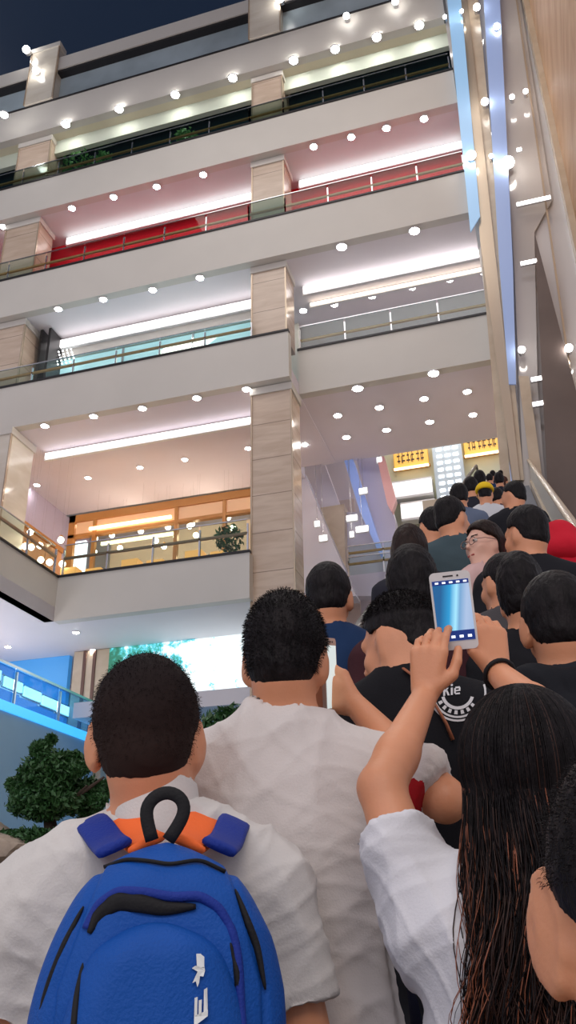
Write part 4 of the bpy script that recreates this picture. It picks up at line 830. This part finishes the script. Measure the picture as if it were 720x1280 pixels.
# straps: orange pad lying on blue strap over each shoulder
for sx in (-1, 1):
    S1 = boy['s']; pts = [(pkx+sx*.045, by-.05, zt-.01), (pkx+sx*.062, -.118, 1.430*S1), (pkx*.7+sx*.080, -.07, 1.462*S1), (pkx*.5+sx*.095, -.01, 1.470*S1), (sx*.108, .06, 1.445*S1), (sx*.120, .115, 1.38*S1), (sx*.13, .135, 1.25*S1), (sx*.15, .10, 1.08*S1), (sx*.17, .0, 1.0*S1), (sx*.15, -.12, .98*S1)]
    A = np.array(pts); A = np.vstack([A[i]*(1-t)+A[i+1]*t for i in range(len(pts)-1) for t in (0, .33, .66)]+[A[-1:]])
    for _ in range(2): A[1:-1] = (A[:-2]+A[1:-1]*2+A[2:])/4
    for nm, dx, wd_, th, m, up_ in (('shoulder_strap', .022, .024, .006, BLUED, .004), ('strap_lining', -.020, .026, .006, ORANGE, .009)):
        bm = bmesh.new(); n = len(A); T = A.copy(); T[:, 0] += sx*dx; T[:, 2] += up_; rings = []
        for i in range(n):
            d = T[min(i+1, n-1)]-T[max(i-1, 0)]; d /= np.linalg.norm(d); a = np.array([1, 0, -.42*sx]); a /= np.linalg.norm(a); a -= d*(a@d); a /= np.linalg.norm(a); b = np.cross(d, a)
            ww = wd_*(1 if i < 18 else .5); rings.append([bm.verts.new(Vector(T[i]+a*ww*math.copysign(abs(math.cos(u))**.5, math.cos(u))+b*th*math.copysign(abs(math.sin(u))**.7, math.sin(u)))) for u in np.linspace(0, 2*math.pi, 13)[:-1]])
        for i in range(n-1):
            for u in range(12): bm.faces.new((rings[i][u], rings[i][(u+1) % 12], rings[i+1][(u+1) % 12], rings[i+1][u]))
        bm.faces.new(rings[0][::-1]); bm.faces.new(rings[-1]); bm_obj(nm, bm, m, bp, True)
# white print on the pocket
def printpoly(polys, name, m, depth=.0015):
    bm = bmesh.new()
    for poly in polys:
        q = [(XP(a), ZP(b)) for a, b in poly]; vs = [(x, onback(x, z)-.0045, z) for x, z in q]; ym = sum(v[1] for v in vs)/len(vs); prism(bm, [(v[0], v[1], v[2]) for v in vs], (0, depth, 0))
    return bm_obj(name, bm, m, bp)
PRW = mat('white_print', (.75, .78, .78), .6)
printpoly([[(246, 1192), (256, 1192), (256, 1208), (247, 1208)], [(247, 1206), (256, 1206), (257, 1212), (255, 1219), (250, 1218), (248, 1213), (243, 1210), (241, 1209), (245, 1206)], [(248, 1213), (251, 1218), (250, 1226), (248, 1231), (246, 1224), (242, 1226), (246, 1217)]], 'printed_emblem', PRW)
E_ = [[(245, 1264), (261, 1257), (261, 1264), (245, 1275)], [(245, 1243), (248.5, 1242), (248.5, 1268), (245, 1272)], [(250, 1246), (253.5, 1245), (253.5, 1266), (250, 1268)], [(256, 1234), (260, 1232), (261, 1262), (256, 1264)],
      [(258, 1279), (264, 1279), (264, 1288), (258, 1288)]]
printpoly(E_, 'printed_letter', PRW)

# ---- man in the white tee filming with his phone
m_el = at(556, 1000, 1.50); m_wr = at(441, 878, 1.72)
man = person('person in plain white t-shirt with red sleeve band, holding a phone before his face', 355, 808, 1.66, yaw=17, hyaw=-9, hroll=2, shirt=('white_tee', (.66, .62, .60)), w=1.16, sleeve=.70, fold=.011, h=.0055,
             arms={'R': (m_el, m_wr), 'L': (at(255, 1120, 1.75), at(330, 960, 2.0))},
             hands={'R': dict(d=dirw(m_wr, at(408, 866, 1.75)), n=dirw(at(420, 850, 1.7), at(412, 850, 1.9)), t=(0, 0, 1), curl=(.5, .6, .7, .8), thumb=(.2, .2))}, sleeve_trim=True)
strands(man['hair'], 9000, .008, .0005, HAIR)
def phone(name_label, c, wv, hv, nv, w, h, body, scr, bars=True, front=1):
    """c centre, wv width dir, hv height dir, nv = screen normal"""
    wv, nv = Vector(wv).normalized(), Vector(nv).normalized(); hv = nv.cross(wv).normalized(); 
    if hv.dot(Vector((0, 0, 1))) < 0: hv = -hv
    wv = hv.cross(nv).normalized()
    t = empty('smartphone', tuple(c)); t.rotation_euler = Matrix((wv, hv, nv)).transposed().to_euler(); tag(t, name_label, 'phone')
    bm = bmesh.new(); bx(bm, -w/2, w/2, -h/2, h/2, -.004, .004)
    ed = [e for e in bm.edges if abs((e.verts[0].co-e.verts[1].co).z) > .005]; bmesh.ops.bevel(bm, geom=ed, offset=.009, segments=6, affect='EDGES', profile=.5); bm_obj('case', bm, body, t)
    sc = bm_obj('screen', B(-w/2+.004, w/2-.004, -h/2+.016, h/2-.015, .004, .0046), scr, t); bm_obj('speaker_slit', B(-.012, .006, h/2-.009, h/2-.0065, .004, .0046), BLACKM, t)
    bm = bmesh.new(); cyl(bm, (0.014, h/2-.008, .0035), (.014, h/2-.008, .0047), .0018, 10); bm_obj('front_camera', bm, BLACKM, t)
    if bars:
        K = mat('screen_toolbar', (.005, .02, .12), .3, emit=(.01, .04, .25), es=.5); bm_obj('toolbar', B(-w/2+.004, w/2-.004, h/2-.023, h/2-.015, .0046, .005), K, sc); bm_obj('toolbar', B(-w/2+.004, w/2-.004, -h/2+.016, -h/2+.034, .0046, .005), K, sc)
        bm = bmesh.new()
        for i in range(5): bx(bm, -.027+i*.0125, -.021+i*.0125, h/2-.0205, h/2-.0175, .005, .0054)
        for i in range(4): bx(bm, -.024+i*.0145, -.017+i*.0145, -h/2+.021, -h/2+.0255, .005, .0054)
        bm_obj('icons', bm, mat('icon_white', (1, 1, 1), .5, emit=(.8, .9, 1), es=1), sc)
    return t
scrm = bpy.data.materials.new('live_view'); scrm.use_nodes = True; MATS['live_view'] = scrm
nt = scrm.node_tree; n = nt.nodes; b = n['Principled BSDF']; b.inputs['Base Color'].default_value = (.02, .02, .02, 1); b.inputs['Roughness'].default_value = .1
tc = n.new('ShaderNodeTexCoord'); mp = n.new('ShaderNodeMapping'); mp.inputs['Rotation'].default_value = (0, 0, .25); gr = n.new('ShaderNodeSeparateXYZ'); rp = n.new('ShaderNodeValToRGB'); nt.links.new(tc.outputs['Generated'], mp.inputs[0]); nt.links.new(mp.outputs[0], gr.inputs[0]); nt.links.new(gr.outputs[0], rp.inputs[0])
e = rp.color_ramp.elements; e[0].position = 0; e[0].color = (.0, .10, .28, 1); e[1].position = 1; e[1].color = (.30, .42, .62, 1)
for p_, c_ in ((.25, (.01, .30, .62, 1)), (.42, (.35, .75, .95, 1)), (.52, (.16, .35, .60, 1)), (.7, (.38, .50, .72, 1))): k_e = e.new(p_); k_e.color = c_
nt.links.new(rp.outputs[0], b.inputs['Emission Color']); b.inputs['Emission Strength'].default_value = 1.0
pc = at(412, 846, 1.74); vd = -dirw(CAM, pc)
phone('dark phone seen nearly edge-on in front of the face of the man in white t-shirt', pc, Vector(np.cross((0, 0, 1.0), vd))*.30+Vector(vd)*.95*-1, None, Vector(np.cross((0, 0, 1.0), vd))*.95*-1*-1+Vector(vd)*.30, .075, .155, mat('silver_case', (.6, .6, .6), .25, .6), mat('bright_view', (.5, .6, .6), .2, emit=(.7, .85, .85), es=.6), False)

# ---- woman with long hair raising the white phone
wl = at(532, 868, 1.50); wr_ = at(621, 840, 1.54)
g_ = dict(a=at(567, 805, 1.55))
gy = 8
girl = person('person with very long brown-tinted hair in white t-shirt raising a white phone', 655, 955, 1.22, yaw=gy, hpitch=10, shirt=('bright_white_tee', (.70, .70, .74)), hair='none', w=1.0, sleeve=.66, fold=.012, h=.0045,
              arms={'L': (at(477, 985, 1.30), wl), 'R': (at(690, 905, 1.34), wr_)},
              hands={'L': dict(d=dirw(wl, at(537, 800, 1.53)), n=dirw(at(541, 800, 1.5), at(572, 795, 1.60)), t=dirw(at(541, 830, 1.5), at(575, 826, 1.40)), curl=(.28, .34, .42, .5), thumb=(.35, .2), s=.88),
                     'R': dict(d=dirw(wr_, at(607, 768, 1.585)), n=dirw(at(600, 790, 1.5), at(570, 792, 1.58)), t=dirw(at(600, 800, 1.5), at(594, 798, 1.38)), curl=(.45, .5, .55, .6), thumb=(-.1, -.05), s=.88)})
c_ = at(567, 763, 1.545); vd = -dirw(CAM, c_); wv = Vector(np.cross((0, 0, 1.0), vd))
phone('white phone with a blue live view held up by the woman with long hair', c_, wv+Vector((0, 0, .02)), None, Vector(vd)+Vector((0, 0, -.05)), .0725, .139, mat('phone_white', (.72, .70, .70), .25), scrm)
# bracelet
q = dirw(wr_, at(690, 905, 1.34)); bc = wr_+q*.012; a = np.cross(q, (0, 0, 1)); a /= np.linalg.norm(a); b_ = np.cross(q, a); bm = bmesh.new()
tube(bm, [tuple((a*math.cos(t)+b_*math.sin(t))*.0275) for t in np.linspace(0, 2*math.pi, 25)[:-1]], .004, 8, True); o = bm_obj('hair_tie_bracelet', bm, BLK, None, True); o.location = tuple(bc); tag(o, 'thin black band around the right wrist of the woman with long hair', 'bracelet')
# long hair: solid core + wavy strands
gs = girl['s']; S = girl['S']
core = girl['HX'](U_([ell(S(0, -.018, 1.636), S(.086, .104, .099)), ell(S(0, -.055, 1.56), S(.078, .066, .12))], .04*gs))
fr1 = lambda P: np.interp(P[:, 1]/gs, [-.1, .0, .03, .06, .11], [1.2, 1.35, 1.52, 1.665, 1.70])*gs-P[:, 2]
c2 = U_([rc(S(0, -.075, 1.56), S(0.01, -.160, 1.20), .070*gs, .078*gs, (1, 1.7, 1)), rc(S(.05, -.085, 1.5), S(.07, -.15, .95), .055*gs, .06*gs, (1, 1.7, 1)), rc(S(-.03, -.09, 1.5), S(-.01, -.15, .95), .045*gs, .05*gs, (1, 1.7, 1))], .05*gs)
coref = lambda P: smin(np.maximum(core(P), girl['HX'](fr1)(P)), c2(P), .03*gs)
P, Q = surf(coref, S(-.3, -.4, .85), S(.3, .2, 1.85), .006); P = P+vnorm(P, Q)*folds(P*np.array([1, 1, .25]), .006, 9, 2.5)[:, None]
hb = np_mesh('hair', P, Q, HAIRB, girl['root'])
AUB = mat('auburn_hair', (.26, .08, .038), .42, var=.3, vs=40, spec=.5); MIDB = mat('brown_hair', (.032, .013, .009), .4, spec=.25)
def long_strands(n, seg=34, sd=5):
    g = np.random.default_rng(sd); V = []; mi = []; Fq = []; off = 0
    for i in range(n):
        phi = g.uniform(-1, 1)*2.25; sx = math.sin(phi); cy = -math.cos(phi); lay = g.uniform(1.0, 1.10); el0 = g.uniform(.0, .9)
        # on the scalp: start near the parting, run down the skull
        rx, ry, rz = .093*lay, .111*lay, .106*lay; pts = []
        nS = 11
        for j in range(nS):
            t = el0+(1.85-el0)*j/(nS-1); pts.append(np.array([sx*math.sin(t)*rx, cy*math.sin(t)*ry-.018, 1.636+math.cos(t)*rz]))
        Lf = g.uniform(.42, .72); end = np.array([sx*.115+g.normal()*.022+.028, min(-.03, cy*.09)-.135+g.normal()*.018, pts[-1][2]-Lf]); st = pts[-1]; ph = g.uniform(0, 6.28) if g.random() < .3 else phi*2.5+g.normal()*.5; am = g.uniform(.016, .040); fq = g.uniform(5, 6.5)
        for j in range(1, seg-nS+1):
            t = j/(seg-nS); e_ = t**.75; p = st*(1-e_)+end*e_; p[2] = st[2]-(st[2]-end[2])*t; p[0] += am*t*math.sin(fq*t*2.2+ph); p[1] += am*t*math.cos(fq*t*2.2+ph)*.8; pts.append(p)
        A = np.array(pts)*gs; A[:nS+3] = (A[:nS+3]-girl['hc'])@girl['R'].T+girl['hc']
        # blend after the rotated scalp part
        sh_ = A[nS+2]-np.array(pts[nS+2])*gs
        for j in range(nS+3, seg): A[j] += sh_*(1-(j-nS-2)/(seg-nS-2))
        r0 = g.uniform(.0007, .0015); d = np.gradient(A, axis=0); d /= np.linalg.norm(d, axis=1)[:, None]; u = np.cross(d, [sx, cy, .01]); u /= np.linalg.norm(u, axis=1)[:, None]+1e-9; v = np.cross(d, u)
        rr = r0*np.clip(np.minimum(np.linspace(.6, 3, seg), np.linspace(4, .25, seg)), .2, 1.0)[:, None]
        ring = np.stack([A+(u*math.cos(q)+v*math.sin(q)*.6)*rr for q in (0, 2.09, 4.19)], 1).reshape(-1, 3); V.append(ring)
        base = np.arange(seg-1)[:, None]*3
        fq_ = np.vstack([base+np.array([[k, (k+1) % 3, 3+(k+1) % 3, 3+k]]) for k in range(3)])+off; Fq.append(fq_); off += len(ring)
        c = g.random(); dyed = c < (.55 if abs(phi) > 1.0 else .16)*(1.0 if math.sin(phi*9+1) > -.2 else .35); seg_i = np.tile(np.arange(seg-1), 3)
        m_ = np.where(seg_i > nS+g.integers(-2, 6), 2 if dyed else (1 if c < .6 else 0), 1 if c < .10 else 0); mi.append(m_)
    return np_mesh('hair_strands', np.vstack(V), np.vstack(Fq), [HAIR, MIDB, AUB], hb, True, np.concatenate(mi))
long_strands(9500, 30)
# ---- ear and cropped head at the right edge
edge = person('person with cropped black hair at the right edge of the frame, ear nearest the viewer', 806, 1100, .63, yaw=-8, hyaw=6, shirt=('dark_shirt', (.02, .02, .025)), w=.9, h=.0042, earw=1.4, hroll=3, low=1.60, earmul=1.25, earo=.013)
strands(edge['hair'], 12000, .004, .0003, HAIR)
# ---- black tee with round emblem, turned left
lg_ = person('person in black t-shirt with a round white emblem on the back, head turned left', 503, 774, 2.02, yaw=0, hyaw=62, hpitch=-12, hoff=(0, .01, -.03), shirt=('black_tee', (.008, .008, .011)), w=1.05, sleeve=.55, fold=.005)
strands(lg_['hair'], 4000, .012, .0006, HAIR, lowcut=.11)
# emblem
def on_surface(ob, p, d):
    dg = bpy.context.evaluated_depsgraph_get(); dg.update(); mw = ob.matrix_world; ok, loc, no, fi = ob.ray_cast(mw.inverted() @ Vector(p), (mw.inverted().to_3x3() @ Vector(d)).normalized())
    return (mw @ loc) if ok else None
bpy.context.view_layer.update()
shirt_o = [c for c in lg_['root'].children if c.name.startswith('shirt')][0]
def decal(name, polys, m, ob, par, lift=.002):
    bm = bmesh.new(); mi_ = par.matrix_world.inverted()
    for poly in polys:
        q = []
        for a, b in poly:
            d = ray(a, b); hit = on_surface(ob, CAM, d)
            if hit is None: break
            q.append(mi_ @ (hit-Vector(d/np.linalg.norm(d))*lift))
        if len(q) == len(poly):
            vs = [bm.verts.new(v) for v in q]; bm.faces.new(vs)
    bmesh.ops.triangulate(bm, faces=bm.faces[:]); r_ = bmesh.ops.extrude_face_region(bm, geom=bm.faces[:]); n_ = (mi_.to_3x3() @ Vector(ray(poly[0][0], poly[0][1]))).normalized()
    bmesh.ops.translate(bm, vec=n_*.0012, verts=[v for v in r_['geom'] if isinstance(v, bmesh.types.BMVert)])
    return bm_obj(name, bm, m, par)
EC = (572, 866); R1 = 36
def ringseg(r0, r1, a0, a1, n=26, c=EC, sy=1.0):
    out = []
    for i in range(n):
        u, v = [math.radians(a0+(a1-a0)*t/n) for t in (i, i+1)]; out.append([(c[0]+r0*math.cos(u), c[1]-r0*math.sin(u)*sy), (c[0]+r1*math.cos(u), c[1]-r1*math.sin(u)*sy), (c[0]+r1*math.cos(v), c[1]-r1*math.sin(v)*sy), (c[0]+r0*math.cos(v), c[1]-r0*math.sin(v)*sy)])
    return out
PW = mat('emblem_white', (.62, .62, .64), .7)
pol = ringseg(33.5, 36, 0, 360, 40)+ringseg(29, 31.5, 200, 340, 20)+ringseg(22, 27, 205, 335, 14)[::2]+ringseg(17, 21, 195, 345, 16)
for x in (0, 1, 2, 3, 4): pol.append([(556+x*8, 846-abs(x-2)*-2), (560+x*8, 838-abs(x-2)*-2), (564+x*8, 846-abs(x-2)*-2)])
pol += ringseg(25, 29, 40, 140, 12)
decal('shirt_emblem', pol, PW, shirt_o, lg_['root'])
def text_polys(x0, y0, h, s_):
    G = {'k': [[(0, 0), (.18, 0), (.18, 1), (0, 1)], [(.18, .32), (.50, .68), (.34, .68), (.18, .50)], [(.24, .40), (.38, .48), (.58, 0), (.40, 0)]], 'i': [[(0, 0), (.18, 0), (.18, .66), (0, .66)], [(0, .8), (.18, .8), (.18, .98), (0, .98)]],
         'e': [[(0, .1), (.15, .1), (.15, .58), (0, .58)], [(.1, .54), (.5, .54), (.5, .70), (.1, .70)], [(.1, .28), (.55, .28), (.55, .40), (.1, .40)], [(.42, .34), (.56, .34), (.56, .62), (.42, .62)], [(.1, 0), (.52, 0), (.52, .14), (.1, .14)]]}
    W = {'k': .68, 'i': .30, 'e': .68}; out = []; x = x0
    for ch in s_:
        for poly in G[ch]: out.append([(x+a*h, y0-b*h-(x+a*h-x0)*.12) for a, b in poly])
        x += W[ch]*h
    return out
decal('shirt_lettering', text_polys(554, 870, 14, 'kie'), PW, shirt_o, lg_['root'], .0028)
# brown strap across the back
pts = []
for a, b in ((494, 828), (505, 836), (517, 845), (530, 860), (545, 882), (558, 905), (566, 925)):
    d = ray(a, b); hit = on_surface(shirt_o, CAM, d)
    if hit is not None: pts.append(hit-Vector(d/np.linalg.norm(d))*.006)
if len(pts) > 2:
    o_ = pts[0]; bm = bmesh.new(); tube(bm, [p-o_ for p in pts], (.010, .003), 8); o = bm_obj('shoulder_bag_strap', bm, cloth('tan_leather', (.36, .13, .07), .6), None, True); o.location = o_; tag(o, 'brown leather strap crossing the back of the black t-shirt', 'bag strap')
# ---- the crowd
CR_ = [
 dict(label='person in navy shirt with a round cropped head at the left of the crowd', px=411, py=740, k=2.8, yaw=6, shirt=('navy_shirt', (.012, .035, .10)), w=1.1, hw=.98),
 dict(label='person with full dark hair directly behind the raised phone', px=515, py=733, k=2.6, yaw=5, hyaw=10, hair='puffy', shirt=('maroon_shirt', (.05, .015, .02)), w=.95),
 dict(label='woman with long straight dark hair up the escalator left of the grey shirt', px=514, py=683, k=3.75, yaw=0, hyaw=-12, hair='long', hairm=HAIRB, shirt=('dark_blouse', (.02, .02, .03)), w=.92),
 dict(label='person in slate grey shirt with short black hair looking right', px=565, py=644, k=4.1, yaw=4, hyaw=-38, shirt=('slate_shirt', (.055, .085, .10)), w=1.05),
 dict(label='person with dark hair half hidden left of the slate grey shirt', px=539, py=655, k=4.5, yaw=8, hyaw=30, shirt=('brown_shirt', (.09, .04, .03)), w=.95),
 dict(label='woman wearing glasses turning her face back towards the viewer', px=604, py=676, k=3.65, yaw=20, hyaw=115, hpitch=0, hroll=0, hair='tied', hairm=HAIRB, skin=SKINR, eyes=True, shirt=('pale_pink_blouse', (.60, .40, .38)), w=.9),
 dict(label='person in black jacket with short hair right of the woman in glasses', px=656, py=662, k=3.45, yaw=6, hyaw=40, shirt=('black_jacket', (.012, .012, .016)), long_sleeve=True, w=1.08),
 dict(label='person in bright red top at the right side of the escalator', px=698, py=648, k=3.9, yaw=0, hyaw=0, hoff=(-.10, .04, -.07), shirt=('bright_red_top', (.55, .012, .03)), w=1.12),
 dict(label='person in dark grey t-shirt with ear showing, right behind the raised phone', px=627, py=724, k=2.85, yaw=12, hyaw=30, shirt=('charcoal_tee', (.075, .070, .075)), w=1.0),
 dict(label='person with smooth round black hair between the grey t-shirt and the hooded jacket', px=652, py=742, k=2.45, yaw=0, hair='puffy', shirt=('plain_black_shirt', (.01, .01, .013)), w=.9, hw=.85),
 dict(label='person in black hooded jacket with a small white dash, short hair, at the right', px=696, py=770, k=1.95, yaw=4, hyaw=6, shirt=('black_hoodie', (.016, .018, .024)), long_sleeve=True, w=1.0, hw=1.04),
 dict(label='person in white shirt wearing a yellow cap far up the escalator', px=606, py=616, k=7.2, yaw=5, shirt=('off_white_shirt', (.6, .6, .62)), hair='cap'),
 dict(label='person in black shirt with yellow print looking left, far up', px=641, py=617, k=6.0, yaw=0, hyaw=60, shirt=('black_print_shirt', (.012, .012, .016)), w=1.1),
 dict(label='person with dark hair left of the yellow cap', px=573, py=619, k=6.6, yaw=0, hyaw=20, shirt=('blue_grey_shirt', (.12, .15, .22))),
 dict(label='person in dark top just above and left of the yellow cap', px=589, py=608, k=8.2, yaw=0, shirt=('dark_top', (.02, .02, .03)), w=1.1),
 dict(label='person in grey top in the gap right of the yellow cap', px=622, py=620, k=8.0, yaw=0, hyaw=-20, shirt=('plum_top', (.08, .04, .06))),
 dict(label='person with puffy hair behind the yellow cap', px=600, py=600, k=10.0, yaw=0, hair='puffy', shirt=('dark_top', (.02, .02, .03))),
 dict(label='person in navy top near the head of the queue, left side', px=612, py=598, k=12.0, yaw=0, shirt=('navy_shirt', (.012, .035, .10))),
 dict(label='person near the head of the queue, right side', px=624, py=600, k=11.0, yaw=0, hair='puffy', shirt=('dark_top', (.02, .02, .03))),
 dict(label='tiny person arriving at the top of the escalator', px=625, py=591, k=17.0, yaw=0, hyaw=70, shirt=('brown_shirt', (.09, .04, .03))),
 dict(label='tiny person second from the top of the escalator', px=616, py=593, k=14.5, yaw=0, shirt=('dark_top', (.02, .02, .03))),
 dict(label='person with dark hair squeezed behind the woman with long straight hair', px=556, py=640, k=5.4, yaw=0, shirt=('dark_top', (.02, .02, .03))),
]
CW = []
for c in CR_: CW.append(person(**c))
# yellow cap
c = CW[11]; S = c['S']; cap_ = empty('baseball_cap', tuple(c['O']), 0); tag(cap_, 'yellow baseball cap on the person far up the escalator', 'cap')
P, Q = surf(lambda P: np.maximum(ell(S(0, -.01, 1.655), S(.095, .115, .088))(P), 1.64*c['s']-P[:, 2]), S(-.2, -.2, 1.6), S(.2, .2, 1.8), .008); np_mesh('crown', P, Q, cloth('yellow_cotton', (.80, .52, .02)), cap_)
P, Q = surf(lambda P: np.maximum(ell(S(0, .10, 1.635), S(.075, .085, .05))(P), np.abs(P[:, 2]-1.645*c['s'])-.008), S(-.2, -.1, 1.55), S(.2, .3, 1.75), .007); np_mesh('peak', P, Q, cloth('yellow_cotton', (.80, .52, .02)), cap_)
cap_.rotation_euler = (0, 0, math.radians(5))
# glasses on the turned woman
c = CW[5]; S = c['S']; gl = empty('eyeglasses', tuple(c['O']), math.radians(20)); tag(gl, 'thin-rimmed eyeglasses worn by the woman turning back', 'glasses')
T_ = lambda p: tuple((np.array(p)*1-c['hc'])@c['R'].T+c['hc'])
for sx in (-1, 1):
    bm = bmesh.new(); tube(bm, [T_(S(sx*.033+.023*math.cos(u), .103, 1.603+.019*math.sin(u))) for u in np.linspace(0, 2*math.pi, 17)[:-1]], .0018, 6, True); bm_obj('rim', bm, mat('thin_rim', (.30, .2, .18), .3, .5), gl)
    bm = bmesh.new(); tube(bm, [T_(S(sx*.056, .099, 1.606)), T_(S(sx*.082, .06, 1.610)), T_(S(sx*.086, -.01, 1.612))], .0016, 6); bm_obj('temple', bm, MATS['thin_rim'], gl)
bm = bmesh.new(); tube(bm, [T_(S(-.011, .103, 1.605)), T_(S(0, .106, 1.609)), T_(S(.011, .103, 1.605))], .0016, 6); bm_obj('bridge', bm, MATS['thin_rim'], gl)
# hood and white dash on the jacket, yellow print far up
bpy.context.view_layer.update()
def shirt_of(c): return [o for o in c['root'].children if o.name.startswith('shirt')][0]
c = CW[10]; s_ = c['s']
f = U_([rc(c['S'](-.09, -.09, 1.455), c['S'](.09, -.09, 1.455), .032*s_, .032*s_), rc(c['S'](-.07, -.12, 1.44), c['S'](0, -.15, 1.34), .030*s_, .022*s_), rc(c['S'](.07, -.12, 1.44), c['S'](0, -.15, 1.34), .030*s_, .022*s_), rc(c['S'](-.09, -.09, 1.455), c['S'](-.07, .03, 1.47), .028*s_, .02*s_), rc(c['S'](.09, -.09, 1.455), c['S'](.07, .03, 1.47), .028*s_, .02*s_)], .05)
P, Q = surf(f, c['S'](-.2, -.25, 1.25), c['S'](.2, .12, 1.55), .007); P = P+vnorm(P, Q)*folds(P, .006, 8, 1.4)[:, None]; np_mesh('hood', P, Q, cloth('black_hood', (.010, .011, .015)), c['root'])
hood_o = [o for o in c['root'].children if o.name.startswith('hood')][0]
bpy.context.view_layer.update()
decal('white_dash', [[(682, 831), (699, 823), (700, 825), (683, 833)]], PW, shirt_of(c), c['root'], .012)
c = CW[7]; f = U_([ell(c['S'](-.01, -.02, 1.50), c['S'](.105, .10, .115)), ell(c['S'](0, -.09, 1.42), c['S'](.12, .07, .07))], .05); P, Q = surf(f, c['S'](-.2, -.2, 1.3), c['S'](.2, .15, 1.66), .012); np_mesh('hood', P+vnorm(P, Q)*folds(P, .006, 8, 1.4)[:, None], Q, MATS['bright_red_top'], c['root'])
c = CW[12]; decal('yellow_print', [[(625, 632), (648, 631), (647, 646), (627, 648)]], cloth('yellow_print', (.75, .45, .03)), shirt_of(c), c['root'], .01)
decal('white_print_line', [[(623, 628), (649, 627), (649, 630), (623, 631)]], PW, shirt_of(c), c['root'], .012)
# dark shoulder strap hanging at the hip between the man in white and the long-haired woman
A_ = [at(a, b, kk) for a, b, kk in ((492, 1150, 1.42), (500, 1180, 1.40), (508, 1215, 1.38), (516, 1250, 1.36), (524, 1300, 1.35))]
bm = bmesh.new(); tube(bm, [Vector(p-A_[0]) for p in A_], (.011, .003), 8); o = bm_obj('bag_strap', bm, cloth('dark_navy_strap', (.01, .012, .03)), None, True); o.location = tuple(A_[0]); tag(o, 'dark navy bag strap at the side of the man in white t-shirt', 'bag strap')
# tiny people on the balconies
def tiny(px, Y, z, label, sh, py):
    global step_z
    d = ray(px, py); kk = Y/d[1]; old = step_z; step_z = lambda y: z
    r = person(label, px, py, kk, yaw=170, shirt=sh, h=.03); step_z = old; return r
p0 = onY(200, 283, 21.75); tiny(200, 21.75, 22.3, 'tiny person in dark blue leaning on the railing in front of the red wall', ('blue_top', (.05, .10, .25)), 640-((22.3+1.6-CAM[2])/1))if False else None
def standing(px, Y, z, label, sh, H=1.7):
    # find the image row whose ray at distance Y has head height
    lo_, hi_ = -200, 1400
    for _ in range(40):
        mid = (lo_+hi_)/2
        if onY(px, mid, Y)[2] > z+.93*H: lo_ = mid
        else: hi_ = mid
    return tiny(px, Y, z, label, sh, mid)
standing(200, 21.75, 22.2, 'tiny person in dark blue behind the railing in front of the red wall', ('blue_top', (.05, .10, .25)))
standing(505, 23.0, 17.4, 'tiny person in black behind the right bay railing of the fourth floor', ('dark_top', (.02, .02, .03)))
